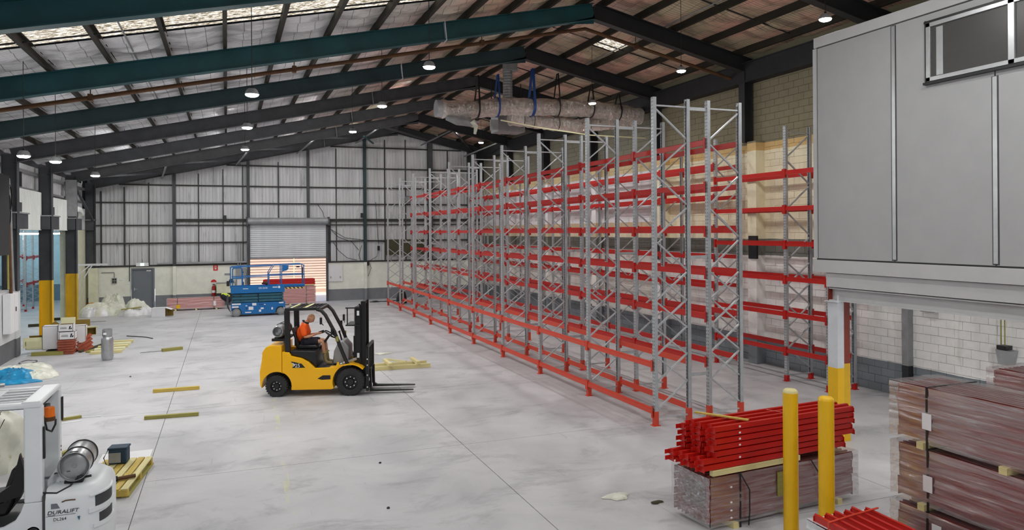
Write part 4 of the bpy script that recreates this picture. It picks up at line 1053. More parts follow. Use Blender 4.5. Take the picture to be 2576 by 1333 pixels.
# dash, steering
MB().prism([(1.30, .72), (1.34, 1.05), (1.44, 1.28), (1.58, 1.32), (1.72, 1.15), (1.72, .72)], -.15, .48).build('dash_console', 'galvdull', FK, bevel=.03, smooth=True)
sw_ = MB().tube([(.16 * cos(i * pi / 10), .16 * sin(i * pi / 10), 0) for i in range(20)], .015, 6, True).bar((-.15, 0, -.01), (.15, 0, -.01), .03, .015).cyl((0, 0, 0), (0, 0, -.5), .03, 8)
o = sw_.build('steering_wheel', 'black', FK, smooth=True); o.location = (1.22, 0, 1.47); o.rotation_euler = (0, radians(35), 0)
for i in range(3): MB().cyl((1.5, .1 + i * .06, 1.25), (1.43, .1 + i * .06, 1.5), .01, 6).cyl((1.43, .1 + i * .06, 1.5), (1.425, .1 + i * .06, 1.53), .02, 8).build('control_lever', 'black', FK)
for (x, y, z) in ((1.38, -.6, 1.62), (1.1, -.56, 1.88), (1.40, .62, 1.66), (1.46, .66, 1.82)):
    m_ = MB().cb((x, y, z), (.05, .09, .17)).build('mirror', 'mastblack', FK, bevel=.01); MB().bar((x, y, z - .05), (x + .04, y * .82, z - .12), .015, .015).build('mirror_arm', 'black', m_)
for yy in (-.56, .56): MB().cb((1.50, yy, 1.42), (.07, .07, .12)).build('work_light', 'timber3', FK, bevel=.01)
# gas cylinder at the back, lying across
gc = MB().lathe([(0, -.42), (.1, -.41), (.155, -.36), (.16, -.3), (.16, .3), (.155, .36), (.1, .41), (0, .42)], (0, 0, 0), 'y', 24).build('gas_cylinder', 'silver', FK, smooth=True); gc.location = (.03, -.02, 1.62)
MB().lathe([(.115, -.53), (.13, -.53), (.13, -.38), (.115, -.38)], (0, 0, 0), 'y', 24).build('collar', 'silver', gc, smooth=True)
for yy in (-.15, .18): MB().lathe([(.163, yy - .02), (.175, yy - .02), (.175, yy + .02), (.163, yy + .02)], (0, 0, 0), 'y', 24).build('band', 'black', gc)
MB().box(-.12, .25, -.3, .3, 1.40, 1.45).cyl((.1, 0, 1.26), (.1, 0, 1.42), .06, 10).box(-.16, .22, -.4, -.3, 1.36, 1.43).build('cylinder_cradle', 'black', FK, bevel=.01)
# mast
ms = 1.98
for yy in (-.33, .33):
    MB().ibeam((ms, yy, .08), (ms, yy, 2.20), .14, .06, .02, .02, (1, 0, 0)).build('mast_channel', 'mastblack', FK); MB().ibeam((ms + .13, yy * .82, .10), (ms + .13, yy * .82, 2.33), .12, .06, .02, .03, (1, 0, 0)).build('mast_channel', 'mastblack', FK)
    MB().cyl((ms - .09, yy * .7, .3), (ms - .09, yy * .7, 1.45), .04, 10).build('lift_cylinder', 'mastblack', FK, smooth=True); MB().cyl((ms - .09, yy * .7, 1.45), (ms - .09, yy * .7, 2.15), .02, 8).build('piston_rod', 'silver', FK, smooth=True)
    MB().cyl((ms - .02, yy * 1.3, .9), (1.55, yy * 1.3, .75), .035, 8).build('tilt_cylinder', 'silver', FK, smooth=True)
for z in (.25, 1.0, 2.15): MB().box(ms - .06, ms + .02, -.33, .33, z - .05, z + .05).build('mast_crossbar', 'mastblack', FK)
MB().box(ms + .08, ms + .16, -.28, .28, 2.25, 2.33).build('mast_crossbar', 'mastblack', FK); MB().box(ms + .02, ms + .05, -.1, .1, .5, 2.0).build('mast_crossbar', 'mastblack', FK)
MB().box(ms - .3, ms + .05, -.40, -.36, 2.16, 2.19).box(ms - .3, ms + .05, -.4, .35, 1.72, 1.75).cyl((ms - .26, -.36, 1.74), (ms - .26, -.36, 2.16), .015, 6).build('hose_guide', 'black', FK)
MB().tube([(ms + .1, -.12, .4), (ms + .12, -.12, 1.2), (ms + .1, -.12, 2.1), (ms + .0, -.12, 2.25)], .02, 6).tube([(ms + .1, .1, .4), (ms + .12, .1, 1.2), (ms + .1, .1, 2.2)], .02, 6).build('hydraulic_hose', 'black', FK)
# carriage and load backrest
cxm = ms + .24
for z in (.16, .52): MB().box(cxm, cxm + .05, -.52, .52, z, z + .1).build('carriage_bar', 'mastblack', FK)
for yy in (-.5, .5): MB().box(cxm - .02, cxm + .05, yy - .04, yy + .04, .1, 1.2).build('backrest_post', 'mastblack', FK)
for i in range(11): MB().box(cxm + .0, cxm + .03, -.45 + i * .09, -.435 + i * .09, .62, 1.2).build('backrest_bar', 'mastblack', FK)
MB().box(cxm - .01, cxm + .045, -.54, .54, 1.17, 1.23).build('backrest_top', 'mastblack', FK)
for z in (.2, .5, .75, .9): MB().cb((cxm + .02, -.545, z), (.025, .01, .03)).build('rivet', 'decal', FK)
for z in (2.05, .98, .35): MB().box(ms - .02, ms + .04, -.367, -.362, z - .07, z + .05).build('sticker', 'decal', FK)
for yy in (-.3, .3):
    MB().prism([(cxm + .05, .05), (cxm + 1.15, .06), (cxm + 1.15, .075), (cxm + .16, .10), (cxm + .10, .14), (cxm + .09, .62), (cxm + .05, .62)], yy - .06, yy + .06).build('fork', 'mastblack', FK, bevel=.004)

# ------------------------------------------------------------------ driver
def skin_obj(name, verts, edges, radii, mat, parent, root=0, sub=1):
    me = bpy.data.meshes.new(name); me.from_pydata([tuple(v) for v in verts], edges, []); me.materials.append(M[mat])
    o = bpy.data.objects.new(name, me); COL.objects.link(o); o.parent = parent
    bm = bmesh.new(); bm.from_mesh(me); lay = bm.verts.layers.skin.verify()
    for v, r in zip(bm.verts, radii):
        v[lay].radius = (r, r) if not isinstance(r, tuple) else r
    bm.verts.ensure_lookup_table(); bm.verts[root][lay].use_root = True; bm.to_mesh(me); bm.free()
    s_ = o.modifiers.new('skin', 'SKIN'); s_.use_smooth_shade = True
    if sub: u = o.modifiers.new('sub', 'SUBSURF'); u.levels = sub; u.render_levels = sub
    return o
MAN = thing('person', 'man in orange shirt and dark shorts sitting in the yellow forklift, looking at a phone', 'person', (1.30, 19.62, 0), radians(-18))
V = []; E_ = []; Rr = []
def jv(p, r, par=None):
    V.append(Vector(p)); Rr.append(r); i = len(V) - 1
    if par is not None: E_.append((par, i))
    return i
pel = jv((.56, 0, 1.30), (.13, .10)); sp = jv((.50, 0, 1.45), (.135, .10), pel); ch = jv((.52, 0, 1.62), (.155, .11), sp); nb = jv((.60, 0, 1.765), (.07, .07), ch); nk = jv((.67, 0, 1.84), .06, nb)
arms = {}
for s in (-1, 1):
    sh = jv((.565, s * .17, 1.69), .058, ch); el_ = jv((.62, s * .25, 1.43), .042, sh); fm = jv((.78, s * .17, 1.455), .036, el_); wr_ = jv((.90, s * .075, 1.49), .024, fm); pa = jv((.945, s * .06, 1.50), (.026, .014), wr_)
    kn = None
    for q, (dx, dz, L_) in enumerate(((.0, .022, .055), (.006, .010, .065), (.006, -.003, .062), (0, -.016, .050))):
        a_ = jv((.965, s * (.058 - .002 * q), 1.50 + dz), .0085, pa); b_ = jv((.965 + L_ * .5, s * .035, 1.505 + dz), .0075, a_); jv((.965 + L_ * .75, s * .018, 1.512 + dz), .006, b_)
    tb = jv((.93, s * .04, 1.515), .010, pa); jv((.955, s * .022, 1.535), .008, tb)
    hp = jv((.62, s * .10, 1.27), .088, pel); k1 = jv((.86, s * .12, 1.30), .072, hp); k2 = jv((1.06, s * .14, 1.31), .052, k1); cf = jv((1.08, s * .14, 1.14), .052, k2); an = jv((1.13, s * .14, .86), .034, cf)
    hl = jv((1.12, s * .14, .78), .036, an); jv((1.27, s * .15, .755), .028, hl)
body_ = skin_obj('body', V, E_, Rr, 'skin', MAN)
# head with face
def head():
    bm = bmesh.new(); bmesh.ops.create_uvsphere(bm, u_segments=24, v_segments=18, radius=1)
    for v in bm.verts:
        x, y, z = v.co
        w = .074 * (1 - .16 * max(0, -z)); v.co = Vector((x * .094 * (1 - .08 * max(0, -z)), y * w, z * .118))
        if x > .3 and z < 0: v.co.x += .012 * (-z)                       # jaw
        if x > .75 and abs(y) < .22 and -.35 < z < .12: v.co.x += .020 * (1 - abs(y) / .22) * (1 - abs(z + .2) / .36)   # nose
        if x > .6 and .05 < z < .25 and .25 < abs(y) < .6: v.co.x -= .006   # eye sockets
        if x > .6 and .2 < z < .4: v.co.x += .004
    me = bpy.data.meshes.new('head'); bm.to_mesh(me); bm.free()
    for pl in me.polygons: pl.use_smooth = True
    me.materials.append(M['skin']); o = bpy.data.objects.new('head', me); COL.objects.link(o); o.parent = MAN
    o.location = (.735, 0, 1.885); o.rotation_euler = (0, radians(38), 0)
    for s in (-1, 1):
        MB().lathe([(0, -.008), (.016, -.004), (.022, .004), (.0, .01)], (-.005, s * .073, 0), 'y', 10).build('ear', 'skin', o, smooth=True)
        MB().lathe([(0, -.008), (.008, -.005), (.011, 0), (.008, .006), (0, .008)], (.078, s * .03, .016), 'x', 10).build('eye', 'decal', o, smooth=True)
        MB().cb((.086, s * .03, .035), (.008, .03, .006)).build('eyebrow', 'cartonin', o)
    MB().cb((.088, 0, -.052), (.008, .04, .008)).build('mouth', 'redpack', o)
    bm = bmesh.new(); bmesh.ops.create_uvsphere(bm, u_segments=20, v_segments=12, radius=1)
    bmesh.ops.delete(bm, geom=[v for v in bm.verts if v.co.z < .05 or v.co.x > .35], context='VERTS')
    for v in bm.verts: v.co = Vector((v.co.x * .0945, v.co.y * .0755, v.co.z * .119))
    me = bpy.data.meshes.new('hair'); bm.to_mesh(me); bm.free(); me.materials.append(pm('cropped_hair', (176, 128, 96), .8)); h = bpy.data.objects.new('hair', me); COL.objects.link(h); h.parent = o
    for pl in me.polygons: pl.use_smooth = True
    return o
head()
# shirt, shorts, boots follow the body
V = []; E_ = []; Rr = []
a = jv((.55, 0, 1.27), (.18, .17)); b = jv((.50, 0, 1.45), (.19, .18), a); c = jv((.52, 0, 1.62), (.19, .17), b); d = jv((.59, 0, 1.755), (.10, .095), c)
for s in (-1, 1):
    sh = jv((.56, s * .19, 1.69), .085, c); e = jv((.61, s * .245, 1.50), .08, sh); jv((.625, s * .255, 1.45), .078, e)
skin_obj('shirt', V, E_, Rr, 'hivis', MAN)
MB().tube([(.60 + .072 * cos(i * pi / 8), .072 * sin(i * pi / 8), 1.795 - .035 * cos(i * pi / 8)) for i in range(16)], .018, 6, True).build('collar', 'navy', MAN, smooth=True)
V = []; E_ = []; Rr = []
a = jv((.57, 0, 1.29), (.165, .125))
for s in (-1, 1):
    h_ = jv((.64, s * .10, 1.27), .112, a); k = jv((.84, s * .125, 1.30), .098, h_); jv((.98, s * .138, 1.31), .088, k)
skin_obj('shorts', V, E_, Rr, 'navy', MAN)
for s in (-1, 1):
    V = []; E_ = []; Rr = []
    a = jv((1.10, s * .14, 1.00), .058); b = jv((1.12, s * .14, .88), .052, a); c = jv((1.115, s * .14, .78), .056, b); d = jv((1.22, s * .145, .758), .046, c); jv((1.31, s * .15, .75), .04, d)
    skin_obj('boot', V, E_, Rr, 'boot', MAN, root=2)
    MB().tube([(1.10 + .06 * cos(i * pi / 6), s * .14 + .06 * sin(i * pi / 6), 1.02) for i in range(12)], .014, 6, True).build('sock', 'timber3', MAN)
ph = MB().cb((0, 0, 0), (.075, .008, .15)).build('phone', 'black', None, bevel=.004)
pm_ = Matrix.Translation((1.30, 19.62, 0)) @ Matrix.Rotation(radians(-18), 4, 'Z'); ph.location = pm_ @ Vector((1.0, 0, 1.525)); ph.rotation_euler = Euler((0, radians(70), radians(-18)))
tag(ph, 'black mobile phone held by the man in the forklift', 'phone')

# ------------------------------------------------------------------ blue scissor lift
LF = thing('scissor_lift', 'blue scissor lift with guard rails parked in front of the roller door', 'scissor lift', (.40, 38.0, 0))
for x, r in ((0, .2), (2.07, .19)):
    for y, sd in ((.06, -1), (1.06, 1)):
        o = MB().lathe([(r * .7, -.06), (r, -.05), (r, .05), (r * .7, .06)], (0, 0, 0), 'y', 28).build('wheel', 'greytyre', LF, smooth=True); o.location = (x, y, r)
        MB().lathe([(0, sd * .065), (r * .45, sd * .06), (r * .72, sd * .05)], (0, 0, 0), 'y', 20).build('hub', 'galvdull', o, smooth=True)
ch_ = arc(0, .2, .235, 35, 180, 6); ch2 = arc(2.07, .19, .25, 0, 150, 8)
MB().prism([(.235, .1)] + arc(0, .2, .24, 0, 185, 8) + [(-.25, .66), (2.28, .66), (2.28, .5)] + arc(2.07, .19, .25, 30, 180, 8) + [(1.8, .1)], .0, 1.12).build('chassis', 'blue', LF, bevel=.01)
MB().box(-.2, 2.2, .12, 1.0, .12, .6).build('inner_chassis', 'bluedk', LF)
for k in range(3):
    for a, b, nm in ((.68 + k * .145, .80 + k * .145, 'scissor_arm'),):
        MB().box(-.2 + .01 * k, 1.0, .08, .14, a, b).box(1.03, 2.2, .07, .13, a + .01, b + .01).box(-.2, 2.2, .9, .96, a, b).build(nm, 'bluedk', LF, bevel=.006)
MB().box(-.1, 2.1, .2, .8, .68, 1.1).build('scissor_core', 'bluedk', LF)
for x in (-.12, .2, 1.0, 2.1): MB().cyl((x, .05, .8), (x, .15, .8), .03, 10).cyl((x, .05, 1.0), (x, .15, 1.0), .03, 10).build('pivot_pin', 'mastblack', LF)
MB().box(-.25, 2.25, 0, .05, 1.13, 1.46).box(-.25, 2.25, 1.07, 1.12, 1.13, 1.46).box(-.25, 2.25, .05, 1.07, 1.15, 1.19).build('platform_deck', 'blue', LF, bevel=.008)
MB().box(2.25, 3.2, .06, 1.06, 1.36, 1.42).box(1.9, 3.2, .03, .07, 1.42, 1.52).build('extension_deck', 'blue', LF, bevel=.005)
MB().box(2.27, 3.2, .02, .03, 1.29, 1.36).build('hazard_strip', 'hazard', LF)
rl = lambda pts, nm='guard_rail': MB().tube(pts, .022, 8).build(nm, 'blue', LF, smooth=True)
for y, dz in ((.03, 0), (1.09, 0)):
    rl([(-.26, y, 1.4), (-.26, y, 2.35), (-.2, y, 2.42), (1.72, y, 2.46)]); rl([(-.2, y, 1.9), (1.55, y, 1.95)])
    rl([(1.52, y + (.02 if y < 1 else -.04), 1.5), (1.52, y + (.02 if y < 1 else -.04), 2.1), (1.75, y, 2.47), (3.08, y, 2.50), (3.18, y, 2.44), (3.21, y, 1.4)]); rl([(1.52, y, 1.97), (3.2, y, 1.98)])
    rl([(2.12, y, 1.5), (2.12, y, 2.47)])
    rl([(-.16, y, 1.45), (-.16, y, 2.28), (-.1, y, 2.36), (.22, y, 2.37), (.28, y, 2.3), (.29, y, 1.45)])
rl([(3.21, .03, 2.44), (3.21, 1.09, 2.44)]); rl([(3.21, .03, 1.98), (3.21, 1.09, 1.98)]); rl([(-.26, .03, 2.38), (-.26, 1.09, 2.38)])
MB().box(-.18, .3, .0, .05, 1.86, 1.92).build('gate_plate', 'blue', LF)
MB().prism([(2.15, 2.46), (2.45, 2.46), (2.44, 2.27), (2.36, 2.2), (2.15, 2.15)], -.01, .03).build('control_cover', 'blue', LF, bevel=.01)
MB().cb((2.9, .0, 2.38), (.16, .04, .07)).cb((3.12, .02, 2.2), (.06, .06, .3)).cb((3.13, .02, 1.95), (.04, .05, .3)).build('control_box', 'mastblack', LF, bevel=.01)
MB().tube([(1.2, .3, 1.55), (1.3, .25, 1.62), (1.4, .25, 1.58), (1.45, .3, 1.5)], [.03, .07, .08, .03], 8).build('tool_bag', 'rust', LF, smooth=True)
MB().prism([(-.27, .22), (-.42, .45), (-.46, .7), (-.42, 1.06), (-.36, 1.05), (-.35, .5), (-.24, .12)], .1, .5).build('entry_ladder', 'darksteel', LF)
MB().box(-.44, -.3, .05, .2, 1.5, 1.75).build('rear_box', 'black', LF, bevel=.02)
text('GS-2646', .12, (1.24, -.003, 1.36), 'decal', LF, ext=.001)
for (x0, x1, z0, z1) in ((-.2, .2, .58, .65), (-.2, .1, .44, .52), (.73, .92, .52, .64), (.56, .78, .31, .47), (1.12, 1.26, .33, .41), (1.04, 1.14, .20, .31), (1.62, 1.70, .29, .40), (.4, .68, .17, .22), (.42, .5, .50, .54), (1.28, 1.35, .53, .57), (1.98, 2.2, .58, .64), (1.68, 1.92, 1.37, 1.41), (1.95, 2.04, 1.34, 1.44), (.3, .55, 1.34, 1.37)):
    MB().box(x0, x1, -.004, .002, z0, z1).build('sticker', 'decal', LF)
for (x0, x1, z0, z1) in ((.5, .74, .535, .57), (1.03, 1.25, .54, .59), (.42, .5, .36, .42), (.7, .78, .33, .4), (1.27, 1.34, .46, .5)): MB().box(x0, x1, -.003, .003, z0, z1).build('slot', 'strapblue', LF)
jk = thing('work_jacket', 'dark work jacket with yellow hi-vis band over the end of the pink bundle', 'jacket', (-.35, 42.35, .3))
MB().tube([(0, .1, .40), (.12, 0, .38), (.35, -.1, .22), (.5, -.12, .08)], [.06, .16, .17, .10], 12).build('jacket_body', 'navy', jk, smooth=True)
MB().tube([(.05, .0, .5), (.25, -.05, .46), (.45, -.1, .36)], [.05, .1, .08], 10).build('hi_vis_band', 'hiviss', jk, smooth=True)

# ------------------------------------------------------------------ white forklift, bottom left
WF = thing('forklift', 'white counterbalance forklift cut off by the left edge, silver gas cylinder on its back', 'forklift', (-2.1, 10.0, 0))
# plan outline of the counterweight (local), swept in z with rounded corners
def rr_plan(x0, x1, y0, y1, r, n=7):
    pts = [(x0, y0)] + [(x1 - r + r * cos(radians(-90 + 90 * i / n)), y0 + r + r * sin(radians(-90 + 90 * i / n))) for i in range(n + 1)] + [(x1 - r + r * cos(radians(90 * i / n)), y1 - r + r * sin(radians(90 * i / n))) for i in range(n + 1)] + [(x0, y1)]
    return pts
def loft(levels, cap=True):
    mb = MB(); n = len(levels[0][1]); vs = [(x, y, z) for z, pl in levels for x, y in pl]; fs = []
    for k in range(len(levels) - 1): fs += [(k * n + i, k * n + (i + 1) % n, (k + 1) * n + (i + 1) % n, (k + 1) * n + i) for i in range(n)]
    fs += [tuple(range(n - 1, -1, -1)), tuple(range((len(levels) - 1) * n, len(levels) * n))]; return mb.add(vs, fs)
P0 = lambda d: rr_plan(.09, .73 - d, -.02 + d, 1.12 - d, .38 - d * .6)
loft([(.12, P0(.05)), (.2, P0(.01)), (.5, P0(0)), (.86, P0(0)), (.95, P0(.005)), (1.02, P0(.03)), (1.07, P0(.09)), (1.09, P0(.2))]).build('counterweight', 'white_truck', WF, smooth=True)
def corner(a0, a1, z0, z1, off, mat, nm, slope=0):
    n = 10; vs = []; fs = []; x1, y0, r = .73, -.02, .38
    for i in range(n + 1):
        a = radians(a0 + (a1 - a0) * i / n); px, py = x1 - r + (r + off) * cos(a), y0 + r + (r + off) * sin(a); px2, py2 = x1 - r + (r - .03) * cos(a), y0 + r + (r - .03) * sin(a); dz = slope * i / n
        vs += [(px, py, z0 + dz), (px, py, z1 + dz), (px2, py2, z1 + dz), (px2, py2, z0 + dz)]
    for i in range(n): fs += [(4 * i + k, 4 * i + (k + 1) % 4, 4 * i + 4 + (k + 1) % 4, 4 * i + 4 + k) for k in range(4)]
    fs += [(0, 1, 2, 3), (4 * n, 4 * n + 3, 4 * n + 2, 4 * n + 1)]
    return MB().add(vs, fs).build(nm, mat, WF, smooth=True)
corner(-50, 25, .80, .93, .003, 'grille', 'grab_slot', .03); corner(-42, 25, .60, .71, .003, 'grille', 'grab_slot', .03)
corner(-62, 40, .745, .80, .022, 'white_truck', 'slot_rim', .02); corner(-54, 40, .55, .60, .022, 'white_truck', 'slot_rim', .02); corner(-60, 40, .935, .955, .012, 'white_truck', 'slot_rim', .03)
MB().prism([(.06, 0.15), (.06, 1.02), (.09, 1.02), (.09, .15)], -.01, 1.1).build('panel_gap', 'seam', WF)
side = [(.06, .15), (.06, .95), (-.13, .95), (-.16, .86), (-.22, .76), (-.34, .70), (-.6, .67), (-1.4, .66), (-1.4, .15)]
MB().prism(side, 0, .07).build('side_panel', 'white_truck', WF, bevel=.008); MB().prism(side, 1.03, 1.10).build('side_panel', 'white_truck', WF, bevel=.008)
MB().box(-1.4, .05, .07, 1.03, .15, .55).build('chassis', 'black', WF)
MB().box(-.13, .06, .01, .13, .95, 2.08).build('rear_pillar', 'white_truck', WF, bevel=.02); MB().box(-.15, .06, .98, 1.10, .95, 2.08).build('rear_pillar', 'white_truck', WF, bevel=.02)
for y in (.02, .98): MB().bar((-1.35, y + .05, .7), (-1.2, y + .05, 2.06), .08, .1).build('front_pillar', 'white_truck', WF, bevel=.01)
# guard roof
MB().box(-1.3, .05, .0, .13, 2.06, 2.12).box(-1.3, .05, .98, 1.11, 2.06, 2.12).build('roof_rail', 'white_truck', WF, bevel=.015)
MB().box(-.16, .06, .0, 1.11, 2.075, 2.135).build('roof_end', 'white_truck', WF, bevel=.03, seg=3); MB().box(-.62, -.50, .1, 1.0, 2.08, 2.115).build('roof_cross', 'white_truck', WF, bevel=.005)
for i in range(5): MB().box(-1.3, -.14, .22 + i * .17, .26 + i * .17, 2.085, 2.11).build('roof_bar', 'white_truck', WF)
MB().box(-1.3, -.14, .13, .98, 2.03, 2.05).build('roof_mesh', 'mastblack', WF)
for (x, y0, z0, z1) in ((.065, .02, 1.45, 1.83), (.065, 1.04, 1.66, 1.97)): MB().box(x, x + .018, y0, y0 + .05, z0, z1).build('rubber_strip', 'black', WF, bevel=.004)
for z in (1.12, 1.17, 1.28, 1.33): MB().cyl((.058, 1.03, z), (.066, 1.03, z), .012, 8).build('bolt_hole', 'black', WF)
bk = MB().box(-.07, .02, .46, .66, 1.78, 1.98).build('beacon_box', 'black', WF, bevel=.01)
be = MB().lathe([(0, .12), (.055, .115), (.06, .10), (.065, .0)], (.05, .42, 1.86), 'z', 20).build('beacon_lens', 'orange_lens', WF, smooth=True)
MB().lathe([(.066, 0), (.07, -.05), (.0, -.055)], (.05, .42, 1.86), 'z', 20).build('beacon_base', 'rust', WF, smooth=True)
MB().tube([(.02, .08, 2.05), (.06, .12, 1.9), (.07, .2, 1.75), (.1, .3, 1.70), (.12, .4, 1.76), (.12, .42, 1.82)], .012, 8).tube([(.02, .1, 2.04), (.05, .5, 2.08), (.03, .9, 2.1)], .01, 6).build('cable', 'black', WF, smooth=True)
# bonnet hump, cylinder cradle, cylinder
loft([(1.05, rr_plan(.06, .50, .25, .95, .15)), (1.12, rr_plan(.06, .40, .28, .92, .13)), (1.15, rr_plan(.08, .34, .32, .88, .1))]).build('bonnet', 'white_truck', WF, smooth=True)
for x, y in ((.14, .42), (.22, .8)): MB().cb((x, y, 1.152), (.08, .05, .01)).build('bonnet_latch', 'black', WF, bevel=.004)
gt = MB().lathe([(0, .0), (.12, .0), (.162, .03), (.168, .07), (.168, .55), (.15, .62), (.10, .66), (0, .67)], (0, 0, 0), 'y', 36).build('gas_cylinder', 'silver', WF, smooth=True); gt.location = (.37, .10, 1.31)
MB().lathe([(.165, -.05), (.172, -.05), (.172, .03), (.165, .03)], (0, 0, 0), 'y', 36).build('foot_ring', 'silver', gt, smooth=True)
MB().lathe([(0, -.006), (.024, -.006), (.03, .002)], (0, 0, 0), 'y', 16).build('valve_boss', 'galvdull', gt); text('N2', .03, (-.06, -.004, -.06), 'black', gt, rz=0, name='stamp').scale = (1, .6, 1)
for y in (.2, .52): MB().lathe([(.169, y), (.178, y), (.178, y + .02), (.169, y + .02)], (0, 0, 0), 'y', 36).build('band', 'mastblack', gt, smooth=True)
MB().cb((0, -.0, .17), (.08, .04, .012)).build('slot_plate', 'mastblack', gt)
MB().prism([(.24, 1.06), (.44, 1.06), (.50, 1.2), (.44, 1.22), (.36, 1.15), (.26, 1.16)], .16, .5).build('cylinder_cradle', 'black', WF, bevel=.02)
MB().tube([(.4, .12, 1.18), (.48, .1, 1.16), (.55, .1, 1.17)], .015, 8).build('release_lever', 'black', WF, smooth=True)
MB().tube([(.06, .03, 1.05), (.2, .02, 1.03), (.33, .08, 1.08), (.44, .12, 1.2)], .010, 8).tube([(.14, .02, 1.0), (.2, .3, 1.1), (.22, .42, 1.17)], .006, 6).build('hose', 'black', WF, smooth=True)
# seat and cab floor seen through the opening
MB().prism([(-.95, .75), (-.35, .75), (-.28, .9), (-.22, 1.3), (-.3, 1.32), (-.42, .95), (-.9, .92)], .25, .85).build('seat', 'black', WF, bevel=.04, smooth=True)
MB().prism([(-.2, 1.5), (-.28, 1.15), (-.5, 1.0), (-.5, .93), (-.2, 1.0), (-.13, 1.2)], .15, .22).build('seat_frame', 'black', WF)
MB().box(-1.4, -.2, .07, 1.03, .55, .66).build('cab_floor', 'mastblack', WF)
for y in (.0, .95): 
    o = MB().lathe([(.15, -.08), (.23, -.07), (.23, .07), (.15, .08)], (0, 0, 0), 'y', 28).build('wheel', 'rubber', WF, smooth=True); o.location = (.0, y + .1, .23)
MB().lathe([(.0, -.01), (.05, -.01), (.06, .0), (.075, .0), (.08, .012)], (-.04, .0, .60), 'y', 20).build('fuel_recess', 'black', WF, smooth=True)
MB().cyl((-1.15, .55, .66), (-1.0, .55, 1.25), .02, 8).tube([(-.98 + .15 * cos(i * pi / 8), .55 + .15 * sin(i * pi / 8), 1.27) for i in range(16)], .014, 6, True).build('steering_wheel', 'black', WF)
# lettering
text('DURALIFT', .062, (.27, -.026, .815), 'navy', WF, name='lettering', ext=.001, sx=1.15, shear=.2)
pl = MB().box(.17, .31, -.026, -.022, .70, .765).build('number_plate', 'decal', WF); text('DL264', .052, (.24, -.028, .732), 'navy', pl, name='lettering', ext=.001, sx=.95)
MB().box(.10, .40, -.0235, -.021, .775, .778).box(.12, .19, -.0235, -.021, .782, .785).build('underline', 'navy', WF)
MB().prism([(.15, .86), (.15, .92), (.21, .92), (.24, .86)], -.0235, -.02).build('sticker', 'grey_door', WF); MB().prism([(.42, .74), (.45, .74), (.438, .69)], -.026, -.022).build('sticker', 'bluedk', WF)
MB().tube([(.26, -.02, .93), (.30, -.022, .945), (.36, -.022, .945), (.40, -.018, .94)], .007, 5).build('paint_scratch', 'rust', WF)
o = text('T', .05, (-.35, -.004, 2.03), 'black', WF, name='lettering')
bg_ = thing('bulk_bag', 'big crumpled white plastic bag behind the white forklift', 'bag', (-3.85, 15.1, 0))
def heap(name, mat, parent, rx, ry, h, seed, n=26, rough=.16, top=.5):
    rnd = random.Random(seed); ph = [rnd.uniform(0, 6.28) for _ in range(9)]
    def fn(u, v):
        a = 2 * pi * u; r = v
        prof = max(0, 1 - r ** 2.2) ** top
        w = 1 + .22 * sin(3 * a + ph[0]) + .12 * sin(5 * a + ph[1]) + .06 * sin(9 * a + ph[2])
        wr_k = rough * (sin(11 * a + 6 * r + ph[3]) * .35 + sin(17 * r * 1.2 + ph[4] + 3 * a) * .35 + sin(23 * a - 9 * r + ph[5]) * .22) * min(1, 4 * r)
        x = rx * r * w * cos(a); y = ry * r * w * sin(a); z = h * (prof * (1 + .25 * sin(2 * a + ph[6]) * r) + wr_k * prof * 1.0)
        return (x, y, max(.006, z + .006))
    mb = MB(); mb.grid(n * 2, n, fn); return mb.build(name, mat, parent, smooth=True)
def bagm(parent):
    def fn(u, v):
        a = 2 * pi * u; z = v
        r = .48 * (1 - .25 * max(0, z - .6) / .4) * (.25 + .75 * min(1, (1.0 - z) * 6) ** .5 if z > .85 else 1)
        r *= 1 + .05 * sin(7 * a + 8 * z) + .04 * sin(13 * a - 12 * z) + .08 * cos(4 * a)
        return (r * cos(a), r * sin(a), z * 1.05 + .03 * sin(5 * a) * z)
    return MB().grid(48, 22, fn).build('bag_body', 'plastic', parent, smooth=True)
bagm(bg_); MB().tube([(.1, -.45, .1), (.12, -.49, .5), (.3, -.38, .95)], .008, 5).build('seam_cord', 'mastblack', bg_)

# ------------------------------------------------------------------ pallet with cooler bag
PL = thing('pallet', 'yellow timber pallet lying behind the white forklift', 'pallet', (-1.72, 13.63, 0), radians(83))
for i in range(6): MB().box(-.85, .85, -.36 + i * .125, -.36 + i * .125 + (.10 if i < 5 else .14), .115, .135).build('deck_board', 'timber2' if i % 2 else 'timber', PL)
for x in (-.82, 0, .78): MB().box(x - .05, x + .07, -.36, .40, .022, .115).build('bearer', 'timber2', PL)
for y in (-.33, .02, .33): MB().box(-.85, .85, y - .05, y + .06, 0, .02).build('bottom_board', 'timber3', PL)
cb_ = thing('cooler_bag', 'navy blue cooler bag with strap standing on the yellow pallet', 'bag', (-1.78, 14.25, .137), radians(-8))
MB().box(-.13, .16, -.11, .13, 0, .26).build('bag_body', 'navybag', cb_, bevel=.03, seg=3); MB().box(-.14, .17, -.12, .14, .25, .285).build('lid', 'navybag', cb_, bevel=.012)
MB().box(-.115, .07, -.118, -.108, .03, .2).build('printed_panel', 'galvdull', cb_); MB().tube([(-.14, -.05, .25), (-.2, -.1, .12), (-.15, -.12, .0)], .01, 6).build('strap', 'black', cb_)
gp = thing('grinder', 'brown power tool lying on the yellow pallet', 'power tool', (-1.62, 13.2, .137), radians(12))
MB().cyl((-.05, 0, .035), (.22, .02, .035), .03, 10).build('handle', 'rust', gp, smooth=True); MB().cyl((-.13, 0, .04), (-.04, 0, .04), .045, 12).cb((-.16, .06, .03), (.1, .07, .05)).build('motor', 'mastblack', gp, smooth=True)
